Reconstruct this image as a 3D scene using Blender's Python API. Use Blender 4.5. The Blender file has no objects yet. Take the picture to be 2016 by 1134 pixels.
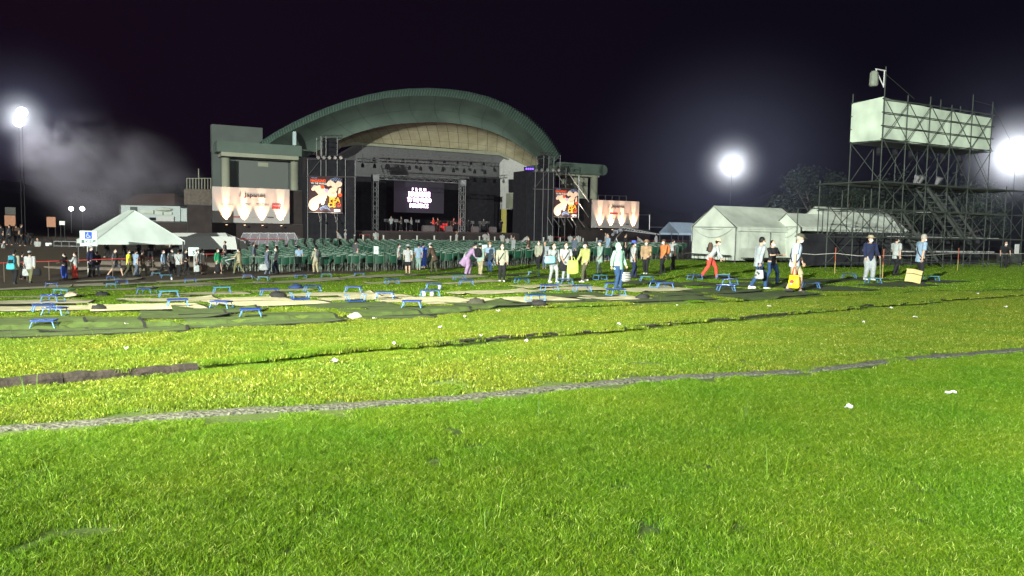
import bpy, math, random
import numpy as np
from mathutils import Vector, Matrix
random.seed(7); rng = np.random.default_rng(7)
R = math.radians
sc = bpy.context.scene
C = sc.collection

# ------------------------------------------------------------------ camera
PITCH, ROLL, F = R(4.27), 0.018, 1500.0
EYE = Vector((0, 0, 1.6))
Fw = Vector((0, math.cos(PITCH), -math.sin(PITCH)))
U0 = Vector((0, math.sin(PITCH), math.cos(PITCH)))
Rt = Vector((1, 0, 0)) * math.cos(ROLL) + U0 * math.sin(ROLL)
Up = U0 * math.cos(ROLL) - Vector((1, 0, 0)) * math.sin(ROLL)
cam_d = bpy.data.cameras.new('camera'); cam = bpy.data.objects.new('camera', cam_d); C.objects.link(cam)
m = Matrix((Rt, Up, -Fw)).transposed().to_4x4(); m.translation = EYE
cam.matrix_world = m
cam_d.sensor_width = 36; cam_d.lens = 36 * F / 2016; cam_d.clip_end = 2000
sc.camera = cam
sc.view_settings.view_transform = 'Standard'; sc.view_settings.look = 'None'
sc.view_settings.exposure = 0; sc.view_settings.gamma = 1
sc.cycles.use_denoising = True
sc.cycles.max_bounces = 5; sc.cycles.volume_bounces = 0
sc.cycles.transparent_max_bounces = 12
sc.cycles.sample_clamp_indirect = 4
sc.cycles.use_light_tree = True

# ------------------------------------------------------------------ night sky
w = bpy.data.worlds.new('World'); sc.world = w; w.use_nodes = True
nt = w.node_tree; bg = nt.nodes['Background']
tc = nt.nodes.new('ShaderNodeTexCoord'); sx = nt.nodes.new('ShaderNodeSeparateXYZ')
rp = nt.nodes.new('ShaderNodeValToRGB')
nt.links.new(tc.outputs['Generated'], sx.inputs[0])
mp = nt.nodes.new('ShaderNodeMapRange'); mp.inputs[1].default_value = -.5; mp.inputs[2].default_value = .6
nt.links.new(sx.outputs['X'], mp.inputs[0]); nt.links.new(mp.outputs[0], rp.inputs[0])
rp.color_ramp.elements[0].color = (.0034, .0004, .0042, 1); rp.color_ramp.elements[1].color = (.0016, .0016, .0052, 1)
nt.links.new(rp.outputs[0], bg.inputs[0]); bg.inputs[1].default_value = 1.0

# ------------------------------------------------------------------ lamps of the ground (floodlights behind the lawn and two added fills)
def lamp(name, kind, loc, energy, color=(1, 1, 1), radius=.1, target=None, angle=60, blend=.5):
    d = bpy.data.lights.new(name, kind); d.energy = energy; d.color = color
    d.shadow_soft_size = radius
    o = bpy.data.objects.new(name, d); C.objects.link(o); o.location = loc
    if kind == 'SPOT':
        d.spot_size = R(angle); d.spot_blend = blend
        v = Vector(target) - Vector(loc); o.rotation_euler = v.to_track_quat('-Z', 'Y').to_euler()
    return o
lamp('floodlight_wide', 'SPOT', (-32, -44, 14), 760000, (.95, 1, .92), .3, (6, 40, 3), 75, .3)
lamp('floodlight_narrow', 'SPOT', (-8, -3, 14), 105000, (1, .96, .74), .3, (-3.2, 13.2, 0), 46, 1)
lamp('near_lawn_fill', 'SPOT', (-8, -9, 13), 34000, (.9, 1, .84), .3, (2, 4.5, 0), 62, 1)  # added fill lamp that brightens the near lawn

lamp('shadow_fill', 'SPOT', (30, -52, 15), 130000, (.93, 1, .95), .3, (-10, 50, 2), 60, .5)  # added fill lamp on an invented mast, softens the shadows
# ------------------------------------------------------------------ frames: stage axes, ground, picture rays
TH = R(28); cT, sT = math.cos(TH), math.sin(TH)
UA = Vector((cT, sT, 0)); VA = Vector((-sT, cT, 0))
def S(u, v, z): return UA * u + VA * v + Vector((0, 0, z))
def sm(a, b, x):
    t = np.clip((x - a) / (b - a), 0, 1); return t * t * (3 - 2 * t)
E1 = [(-9, 3.6), (-4, 5.9), (-1.6, 6.75), (0, 7.6), (3.6, 9.2), (7.5, 11.2), (20, 17)]     # stone strip
E2 = [(-14, .9), (-5.2, 7.5), (-3.9, 8.65), (0, 11.6), (4.4, 15), (15.5, 23), (30, 33.5)]  # timber edge
E3 = [(-30, 4.6), (-7.9, 11.7), (-5.4, 12.9), (-.6, 16.6), (6.4, 19.6), (12.3, 23.3), (30, 31)]  # edge of the mats
def ey(E, x): return np.interp(x, [p[0] for p in E], [p[1] for p in E])
def gz(x, y):
    x = np.asarray(x, float); y = np.asarray(y, float)
    v = -sT * x + cT * y
    H = np.clip(8 - x, 0, 36) * .045 * sm(9, 34, y)
    H = H + (0.22 - H) * sm(49, 68, v)
    z = -H
    d1, d2, d3 = ey(E1, x), ey(E2, x), ey(E3, x)
    t = np.clip((y - d1) / np.maximum(d2 - d1, .3), 0, 1)
    z = z - .09 * t * (y < d2) * sm(-.1, .2, t)
    t = np.clip((y - d2) / np.maximum(d3 - d2, .3), 0, 1)
    z = z - .07 * t * (y >= d2) * (y < d3)
    z = z + .02 * np.sin(x * 1.3 + y * .7) * np.sin(y * 1.1 - x * .4) * sm(2, 8, y)
    return z
def gf(x, y): return float(gz(x, y))
def ray(px, py): return Fw + Rt * ((px - 1008) / F) - Up * ((py - 567) / F)
def P(px, py, V):
    r = ray(px, py); t = V / r.dot(VA); return EYE + r * t
def G(px, py, dz=0):
    r = ray(px, py); t = 2.0
    while t < 400:
        p = EYE + r * t
        if p.z < gf(p.x, p.y) + dz: break
        t *= 1.012
    a, b = t / 1.012, t
    for _ in range(20):
        mth = (a + b) / 2; p = EYE + r * mth
        if p.z < gf(p.x, p.y) + dz: b = mth
        else: a = mth
    return EYE + r * b
def T(px, py, D):
    r = ray(px, py); return EYE + r * (D / r.y)
def pix(p):
    d = Vector(p) - EYE; z = d.dot(Fw); return 1008 + F * d.dot(Rt) / z, 567 - F * d.dot(Up) / z

# ------------------------------------------------------------------ materials
MATS = {}
def mat(name, col, rough=.8, metal=0, var=.15, scale=6, bump=0, emit=None, estr=0, trans=0, alpha=1, col2=None, two=False, wave=None, spec=.3):
    if name in MATS: return MATS[name]
    m = bpy.data.materials.new(name); m.use_nodes = True; n = m.node_tree; b = n.nodes['Principled BSDF']
    b.inputs['Roughness'].default_value = rough; b.inputs['Metallic'].default_value = metal
    b.inputs['Specular IOR Level'].default_value = spec
    tcn = n.nodes.new('ShaderNodeTexCoord'); no = n.nodes.new('ShaderNodeTexNoise')
    no.inputs['Scale'].default_value = scale; no.inputs['Detail'].default_value = 5
    n.links.new(tcn.outputs['Object'], no.inputs['Vector'])
    r = n.nodes.new('ShaderNodeValToRGB'); r.color_ramp.elements[0].position = .3; r.color_ramp.elements[1].position = .7
    c1 = [max(0, c * (1 - var)) for c in col] + [1]
    c2 = list(col2) + [1] if col2 else [min(1, c * (1 + var)) for c in col] + [1]
    r.color_ramp.elements[0].color = c1; r.color_ramp.elements[1].color = c2
    n.links.new(no.outputs['Fac'], r.inputs[0]); out = r.outputs[0]
    if wave:
        wv = n.nodes.new('ShaderNodeTexWave'); wv.inputs['Scale'].default_value = wave[0]; wv.bands_direction = wave[1]
        n.links.new(tcn.outputs['Object'], wv.inputs['Vector'])
        cr = n.nodes.new('ShaderNodeValToRGB'); cr.color_ramp.interpolation = 'CONSTANT'; cr.color_ramp.elements[1].position = .5
        cr.color_ramp.elements[0].color = c1; cr.color_ramp.elements[1].color = list(wave[2]) + [1]
        n.links.new(wv.outputs['Fac'], cr.inputs[0]); out = cr.outputs[0]
    n.links.new(out, b.inputs['Base Color'])
    if bump:
        bn = n.nodes.new('ShaderNodeBump'); bn.inputs['Strength'].default_value = bump; bn.inputs['Distance'].default_value = .05
        n.links.new(no.outputs['Fac'], bn.inputs['Height']); n.links.new(bn.outputs[0], b.inputs['Normal'])
    if emit:
        b.inputs['Emission Color'].default_value = list(emit) + [1]; b.inputs['Emission Strength'].default_value = estr
    if trans: b.inputs['Transmission Weight'].default_value = trans
    if alpha < 1: b.inputs['Alpha'].default_value = alpha
    MATS[name] = m; return m
def cloth(name, rgb, **k): return mat('cloth_' + name, rgb, .9, var=.22, scale=7, bump=.8, **k)

# ------------------------------------------------------------------ mesh builder
class MB:
    def __init__(s): s.v = []; s.f = []
    def add(s, vs, fs):
        o = len(s.v); s.v += [tuple(x) for x in vs]; s.f += [tuple(i + o for i in f) for f in fs]; return s
    def hexa(s, p):      # eight corners: bottom ring then top ring
        return s.add(p, [(3, 2, 1, 0), (4, 5, 6, 7), (0, 1, 5, 4), (1, 2, 6, 5), (2, 3, 7, 6), (3, 0, 4, 7)])
    def box(s, c, d, X=None, Y=None, Z=None):
        c = Vector(c); X = (X or Vector((1, 0, 0))) * d[0] / 2; Y = (Y or Vector((0, 1, 0))) * d[1] / 2; Z = (Z or Vector((0, 0, 1))) * d[2] / 2
        q = [(-1, -1), (1, -1), (1, 1), (-1, 1)]
        return s.hexa([c + X * a + Y * b - Z for a, b in q] + [c + X * a + Y * b + Z for a, b in q])
    def tube(s, a, b, r, n=6, r2=None):
        return s.limb([a, b], [r, r if r2 is None else r2], n)
    def limb(s, pts, rad, n=8, flat=1.0):
        pts = [Vector(p) for p in pts]; vs = []; fs = []
        ref = None
        for i, p in enumerate(pts):
            d = (pts[min(i + 1, len(pts) - 1)] - pts[max(i - 1, 0)])
            d = d.normalized() if d.length > 1e-9 else Vector((0, 0, 1))
            if ref is None:
                ref = Vector((1, 0, 0)) if abs(d.x) < .8 else Vector((0, 1, 0))
            x = (ref - d * ref.dot(d)).normalized(); y = d.cross(x); ref = x
            for k in range(n):
                a = 2 * math.pi * k / n
                vs.append(p + x * math.cos(a) * rad[i] + y * math.sin(a) * rad[i] * flat)
        for i in range(len(pts) - 1):
            for k in range(n):
                fs.append((i * n + k, i * n + (k + 1) % n, (i + 1) * n + (k + 1) % n, (i + 1) * n + k))
        fs.append(tuple(range(n - 1, -1, -1))); fs.append(tuple((len(pts) - 1) * n + k for k in range(n)))
        return s.add(vs, fs)
    def rings(s, rs, n=14):   # (centre, x-vector, y-vector)
        vs = []; fs = []
        for c, x, y in rs:
            for k in range(n):
                a = 2 * math.pi * k / n; vs.append(Vector(c) + Vector(x) * math.cos(a) + Vector(y) * math.sin(a))
        for i in range(len(rs) - 1):
            for k in range(n):
                fs.append((i * n + k, i * n + (k + 1) % n, (i + 1) * n + (k + 1) % n, (i + 1) * n + k))
        fs.append(tuple(range(n - 1, -1, -1))); fs.append(tuple((len(rs) - 1) * n + k for k in range(n)))
        return s.add(vs, fs)
    def ball(s, c, r, nu=12, nv=8, rot=None):
        c = Vector(c); r = r if hasattr(r, '__len__') else (r, r, r); vs = []; fs = []
        for j in range(nv + 1):
            t = math.pi * j / nv
            for k in range(nu):
                a = 2 * math.pi * k / nu
                p = Vector((math.sin(t) * math.cos(a) * r[0], math.sin(t) * math.sin(a) * r[1], math.cos(t) * r[2]))
                vs.append(c + (rot @ p if rot else p))
        for j in range(nv):
            for k in range(nu):
                fs.append((j * nu + k, (j + 1) * nu + k, (j + 1) * nu + (k + 1) % nu, j * nu + (k + 1) % nu))
        return s.add(vs, fs)
    def grid(s, rows):    # list of equally long point rows
        n = len(rows[0]); vs = [p for r in rows for p in r]
        return s.add(vs, [(i * n + k, i * n + k + 1, (i + 1) * n + k + 1, (i + 1) * n + k) for i in range(len(rows) - 1) for k in range(n - 1)])
    def slab(s, rows, off):  # grid with thickness
        off = Vector(off); n = len(rows[0]); m_ = len(rows)
        s.grid(rows); b = [[Vector(p) + off for p in r] for r in rows]; s.grid([r[::-1] for r in b])
        for a, c in ((rows[0], b[0]), (rows[-1], b[-1]), ([r[0] for r in rows], [r[0] for r in b]), ([r[-1] for r in rows], [r[-1] for r in b])):
            s.grid([a, c])
        return s
    def mesh(s, name):
        me = bpy.data.meshes.new(name); me.from_pydata(s.v, [], s.f); me.update(); return me
    def build(s, name, material, parent=None, smooth=False, world=True):
        me = s.mesh(name)
        if parent is not None and world:
            me.transform(parent.matrix_basis.inverted())
        me.materials.append(material)
        if smooth: me.polygons.foreach_set('use_smooth', [True] * len(me.polygons))
        o = bpy.data.objects.new(name, me); C.objects.link(o)
        if parent is not None: o.parent = parent
        return o
def tag(o, label=None, cat=None, group=None, kind=None):
    if label: o['label'] = label
    if cat: o['category'] = cat
    if group: o['group'] = group
    if kind: o['kind'] = kind
    return o
def thing(name, label, cat, loc=(0, 0, 0), rz=0, group=None):
    o = bpy.data.objects.new(name, None); C.objects.link(o)
    o.empty_display_size = .2
    o.location = loc; o.rotation_euler = (0, 0, rz)
    o.matrix_basis = Matrix.Translation(Vector(loc)) @ Matrix.Rotation(rz, 4, 'Z')
    return tag(o, label, cat, group)
def copy_tree(o, parent=None):
    c = o.copy(); C.objects.link(c); c.parent = parent
    for ch in list(o.children): copy_tree(ch, c)
    return c
def sbox(mb, x0, y0, x1, y1, V, depth):
    """box whose front lies in the stage-parallel plane v = V and spans the given extent"""
    a = P(x0, (y0 + y1) / 2, V); b = P(x1, (y0 + y1) / 2, V); xm = (x0 + x1) / 2
    zt = P(xm, y0, V).z; zb = P(xm, y1, V).z; u0, u1 = a.dot(UA), b.dot(UA)
    return ubox(mb, u0, u1, V, V + depth, zb, zt)
def ubox(mb, u0, u1, v0, v1, z0, z1):
    q = [(u0, v0), (u1, v0), (u1, v1), (u0, v1)]
    return mb.hexa([S(a, b, z0) for a, b in q] + [S(a, b, z1) for a, b in q])
def text(s, size, material, parent, mat4, name='lettering', sx=1, align='CENTER', ext=.004, bold=0):
    cu = bpy.data.curves.new(name, 'FONT'); cu.body = s; cu.size = size; cu.align_x = align; cu.align_y = 'CENTER'
    cu.extrude = ext; cu.offset = bold; cu.resolution_u = 3
    t = bpy.data.objects.new('tmp', cu); C.objects.link(t)
    dg = bpy.context.evaluated_depsgraph_get(); me = bpy.data.meshes.new_from_object(t.evaluated_get(dg))
    bpy.data.objects.remove(t); me.transform(Matrix.Diagonal((sx, 1, 1, 1))); me.transform(mat4)
    if parent is not None: me.transform(parent.matrix_basis.inverted())
    me.materials.clear(); me.materials.append(material); me.name = name
    o = bpy.data.objects.new(name, me); C.objects.link(o)
    if parent is not None: o.parent = parent
    return o
def face_mat(p, X=UA, Z=Vector((0, 0, 1)), off=.012):
    """matrix that stands lettering upright at p, reading along X"""
    n = X.cross(Z); p = Vector(p) + n * off
    return Matrix(((X.x, Z.x, n.x, p.x), (X.y, Z.y, n.y, p.y), (X.z, Z.z, n.z, p.z), (0, 0, 0, 1)))

ORD = ['first', 'second', 'third', 'fourth', 'fifth', 'sixth', 'seventh', 'eighth', 'ninth', 'tenth', 'eleventh', 'twelfth', 'thirteenth',
       'fourteenth', 'fifteenth', 'sixteenth', 'seventeenth', 'eighteenth', 'nineteenth', 'twentieth', 'twenty-first', 'twenty-second',
       'twenty-third', 'twenty-fourth', 'twenty-fifth', 'twenty-sixth', 'twenty-seventh', 'twenty-eighth', 'twenty-ninth', 'thirtieth',
       'thirty-first', 'thirty-second', 'thirty-third', 'thirty-fourth', 'thirty-fifth', 'thirty-sixth']

# ================================================================== GROUND
def build_ground():
    v = [-12.0]
    while v[-1] < 420:
        x = v[-1]; v.append(x + (.5 if x < 2 else .09 if x < 17 else .25 if x < 50 else 1.0 + (x - 50) * .06))
    us = np.concatenate([np.linspace(-260, -40, 30)[:-1], np.linspace(-40, -14, 30)[:-1], np.linspace(-14, 34, 200)[:-1], np.linspace(34, 60, 30)[:-1], np.linspace(60, 400, 40)])
    vv = np.array(v); Ug, Vg = np.meshgrid(us, vv)
    X = cT * Ug - sT * Vg; Y = sT * Ug + cT * Vg; Z = gz(X, Y)
    nr, nc = X.shape; co = np.stack([X, Y, Z], -1).reshape(-1, 3)
    me = bpy.data.meshes.new('lawn')
    i = np.arange(nr - 1)[:, None] * nc + np.arange(nc - 1)[None, :]
    q = np.stack([i, i + 1, i + nc + 1, i + nc], -1).reshape(-1, 4)
    me.vertices.add(len(co)); me.vertices.foreach_set('co', co.ravel())
    me.loops.add(q.size); me.loops.foreach_set('vertex_index', q.ravel())
    me.polygons.add(len(q)); me.polygons.foreach_set('loop_start', np.arange(len(q)) * 4); me.polygons.foreach_set('loop_total', np.full(len(q), 4))
    me.update(); me.validate()
    m = mat('lawn', (.04, .07, .01), .95, var=.4, scale=.9, col2=(.075, .11, .018), bump=.6)
    n = m.node_tree; b = n.nodes['Principled BSDF']
    # worn earth round the seating and trampled dry spots
    tcn = n.nodes['Texture Coordinate']; base = b.inputs['Base Color'].links[0].from_socket
    fine = n.nodes.new('ShaderNodeTexNoise'); fine.inputs['Scale'].default_value = 55; fine.inputs['Detail'].default_value = 6
    n.links.new(tcn.outputs['Object'], fine.inputs['Vector'])
    mx = n.nodes.new('ShaderNodeMixRGB'); mx.blend_type = 'MULTIPLY'; mx.inputs[0].default_value = .8
    cr = n.nodes.new('ShaderNodeValToRGB'); cr.color_ramp.elements[0].position = .3; cr.color_ramp.elements[1].position = .65
    cr.color_ramp.elements[0].color = (.25, .3, .2, 1); cr.color_ramp.elements[1].color = (1.4, 1.4, 1.2, 1)
    n.links.new(fine.outputs['Fac'], cr.inputs[0]); n.links.new(base, mx.inputs[1]); n.links.new(cr.outputs[0], mx.inputs[2])
    sp = n.nodes.new('ShaderNodeSeparateXYZ'); n.links.new(tcn.outputs['Object'], sp.inputs[0])
    ma = n.nodes.new('ShaderNodeMath'); ma.operation = 'MULTIPLY'; ma.inputs[1].default_value = -sT
    mb_ = n.nodes.new('ShaderNodeMath'); mb_.operation = 'MULTIPLY_ADD'; mb_.inputs[1].default_value = cT
    n.links.new(sp.outputs['X'], ma.inputs[0]); n.links.new(sp.outputs['Y'], mb_.inputs[0]); n.links.new(ma.outputs[0], mb_.inputs[2])
    nb = n.nodes.new('ShaderNodeTexNoise'); nb.inputs['Scale'].default_value = .5; n.links.new(tcn.outputs['Object'], nb.inputs['Vector'])
    ad = n.nodes.new('ShaderNodeMath'); ad.operation = 'MULTIPLY_ADD'; ad.inputs[1].default_value = 3
    n.links.new(nb.outputs['Fac'], ad.inputs[0]); n.links.new(mb_.outputs[0], ad.inputs[2])
    mr = n.nodes.new('ShaderNodeMapRange'); mr.inputs[1].default_value = 38.4; mr.inputs[2].default_value = 39.8
    n.links.new(ad.outputs[0], mr.inputs[0])
    m2 = n.nodes.new('ShaderNodeMixRGB'); m2.inputs[2].default_value = (.075, .055, .028, 1)
    n.links.new(mr.outputs[0], m2.inputs[0]); n.links.new(mx.outputs[0], m2.inputs[1]); n.links.new(m2.outputs[0], b.inputs['Base Color'])
    me.materials.append(m)
    o = bpy.data.objects.new('ground', me); C.objects.link(o); tag(o, kind='structure')
    me.polygons.foreach_set('use_smooth', [True] * len(me.polygons))
build_ground()

def hills():
    mb = MB()
    for k, (r, h) in enumerate(((300, 0), (330, 14), (380, 24), (390, -6))):
        pass
    rows = []
    for r, h in ((230, -4), (262, 9), (300, 15), (330, -6)):
        row = []
        for i in range(61):
            a = R(20 + 140 * i / 60)
            hh = h + (h > 0) * (4 * math.sin(i * .43) + 2.5 * math.sin(i * 1.3 + r) + 1.4 * math.sin(i * 2.9))
            row.append((r * math.cos(a), r * math.sin(a), hh))
        rows.append(row)
    mb.grid(rows); o = mb.build('hills', mat('hill_wood', (.02, .028, .016), .95, var=.5, scale=.1, bump=.5), smooth=True); tag(o, kind='structure')
hills()

# stone strip and timber edging
def strip(E, w0, zoff, thick, name, material, x0, x1, step=.1, jit=.02, kind=None, label=None, cat=None):
    mb = MB(); rows = []; x = x0
    while x <= x1:
        y = float(ey(E, x)); dy = (float(ey(E, x + .1)) - y) / .1; nrm = Vector((-dy, 1, 0)).normalized()
        a = Vector((x, y, 0)) + nrm * random.uniform(-jit, jit); b = a - nrm * (w0 + random.uniform(-jit, jit))
        z = gf(b.x, b.y) + zoff + random.uniform(-.004, .004)
        a.z = b.z = z
        c = (a + b) / 2; c.z = z + .008
        rows.append([b, c, a]); x += step
    mb.slab(rows, (0, 0, -thick))
    o = mb.build(name, material); 
    tag(o, label, cat, kind=kind); return o
stone = mat('weathered_stone', (.055, .058, .042), .9, var=.6, scale=30, bump=1.0, col2=(.14, .14, .105))
strip(E1, .18, .016, .25, 'kerb_strip', stone, -8, 18, kind='structure')
bark = mat('dark_timber', (.018, .014, .011), .95, var=.5, scale=9, bump=1.0)
def log(x0, x1, r, label, dz=0):
    mb = MB(); pts = []; rad = []; x = x0; st_ = (x1 - x0) / max(2, round((x1 - x0) / .12))
    while x <= x1 + 1e-6:
        y = float(ey(E2, x)) - .05; pts.append((x, y, gf(x, y + .35) - r + .035 + random.uniform(-.012, .012) + dz)); rad.append(r * random.uniform(.93, 1.07)); x += st_
    mb.limb(pts, rad, 12, 1.0); tag(mb.build('timber_edging', bark), label, 'timber', 'timbers that edge the lawn terrace')
log(-9.5, -4.71, .1, 'weathered dark log edging the lawn at the left picture edge')
log(-4.7, -3.66, .09, 'long dark log edging the lawn, ending in tall grass')
log(-2.3, 2.9, .02, 'thin half-buried timber edge below the brightest lawn patch', -.012)
log(3.0, 12.5, .018, 'thin half-buried timber edge in the grass at right', -.008)

# ------------------------------------------------------------------ mats
MATS_Q = []   # footprints for keeping blades off
def mat_quad(c, lu, lv, ang):
    X = Vector((math.cos(ang), math.sin(ang), 0)); Y = Vector((-X.y, X.x, 0)); return c, X, Y, lu, lv
dark_mats = [(60, 634, 225), (180, 636, 110), (60, 655, 150), (240, 652, 240), (430, 614, 165), (360, 622, 60), (520, 633, 300), (690, 602, 170), (830, 610, 200), (760, 618, 120), (1090, 593, 220), (960, 601, 120),
             (1140, 583, 130), (1300, 590, 210), (1500, 583, 230), (1420, 574, 130), (1330, 580, 100), (1250, 557, 90), (1350, 561, 120), (1440, 562, 130), (1250, 545, 110), (1560, 563, 140),
             (1640, 571, 170), (1700, 551, 120), (1760, 562, 170), (1610, 553, 120), (1060, 548, 130), (1150, 551, 100), (1500, 552, 110), (1840, 554, 100), (1020, 541, 100), (860, 541, 120), (1400, 546, 100)]
beige_mats = [(50, 611, 220), (60, 597, 200), (70, 586, 150), (60, 568, 130), (150, 563, 90), (215, 552, 110), (240, 560, 120), (230, 571, 130), (330, 592, 170), (310, 582, 110), (290, 606, 190), (380, 553, 120), (350, 562, 130), (440, 549, 110),
              (450, 560, 150), (470, 590, 180), (410, 580, 140), (530, 599, 200), (560, 545, 110), (590, 556, 160), (640, 580, 210), (560, 574, 110), (655, 549, 100), (700, 590, 130), (740, 585, 110), (770, 543, 110), (790, 556, 120), (830, 592, 170),
              (900, 546, 100), (930, 557, 120), (975, 577, 170), (900, 595, 170), (1060, 590, 100), (1140, 570, 120), (1080, 563, 110), (1290, 572, 120), (1200, 588, 90)]
m_dark = mat('dark_green_mat', (.034, .056, .011), .95, var=.3, scale=4, bump=.5)
m_beige = mat('beige_rush_mat', (.34, .32, .19), .9, var=.22, scale=3, bump=.5, col2=(.48, .46, .31))
m_edge = mat('black_edge_strip', (.01, .01, .01), .8)  # black strips along the near and right edges of each mat
def ground_mat(px, py, wpx, kind, label, group):
    p = G(px, py); D = p.y; w_ = wpx * D / F / .95; d = random.choice([1.5, 1.7, 1.8]) if kind else random.choice([1.2, 1.35, 1.5])
    w_ = min(max(w_, 1.6), 5.4) * (.92 if not kind else 1); ang = TH + random.uniform(-.1, .1)
    X = Vector((math.cos(ang), math.sin(ang), 0)); Y = Vector((-X.y, X.x, 0))
    nx, ny = max(8, int(w_ / .22)), 9; rows = []; curl = [random.choice([0, 0, 0, 0, 0, .05]) for _ in range(4)]; ph = random.uniform(0, 9)
    base = .022 + .003 * (len(MATS_Q) % 6)
    for j in range(ny + 1):
        row = []
        for i in range(nx + 1):
            s_, t_ = i / nx, j / ny
            q = p + X * (s_ - .5) * w_ + Y * (t_ - .5) * d
            edge = min(s_, 1 - s_) * w_; e2 = min(t_, 1 - t_) * d
            q += Y * (.02 * math.sin(s_ * 9 + ph) * (1 if t_ > .5 else -1) * (e2 < .1))
            z = gf(q.x, q.y) + base + .003 * math.sin(s_ * w_ * 4 + ph) * math.sin(t_ * d * 3.2 + ph * 2)
            z += .008 * max(0, math.sin(s_ * w_ * 2.3 + ph)) ** 3 * (e2 < .12)
            for ci, (a, b) in enumerate(((0, 0), (1, 0), (1, 1), (0, 1))):
                dd = math.hypot((s_ - a) * w_, (t_ - b) * d); z += curl[ci] * max(0, 1 - dd / .45) ** 1.5
            row.append(Vector((q.x, q.y, z)))
        rows.append(row)
    root = thing('ground_mat', label, 'mat', (p.x, p.y, gf(p.x, p.y)), 0, group)
    MB().slab(rows, (0, 0, -.006)).build('mat_sheet', m_beige if kind else m_dark, root)
    eb = MB(); lip = [[r + Vector((0, 0, .004)) for r in rows[0]], [r + Vector((0, 0, .004)) - Y * .05 for r in rows[0]]]
    eb.slab(lip, (0, 0, -.01)); s1 = [[r[-1] + Vector((0, 0, .004)) for r in rows], [r[-1] + Vector((0, 0, .004)) + X * .045 for r in rows]]
    eb.slab(s1, (0, 0, -.01)); eb.build('border', m_edge, root)
    MATS_Q.append((p.copy(), X, Y, w_ + .15, d + .15))
for k, a in enumerate(sorted(dark_mats)): ground_mat(*a, 0, 'dark green ground mat, %s from the left among the dark mats' % ORD[k], 'dark green ground mats on the lawn')
for k, a in enumerate(sorted(beige_mats)): ground_mat(*a, 1, 'pale beige rush mat, %s from the left among the beige mats' % (ORD[k] if k < 36 else 'last'), 'beige rush mats on the lawn')

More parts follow.
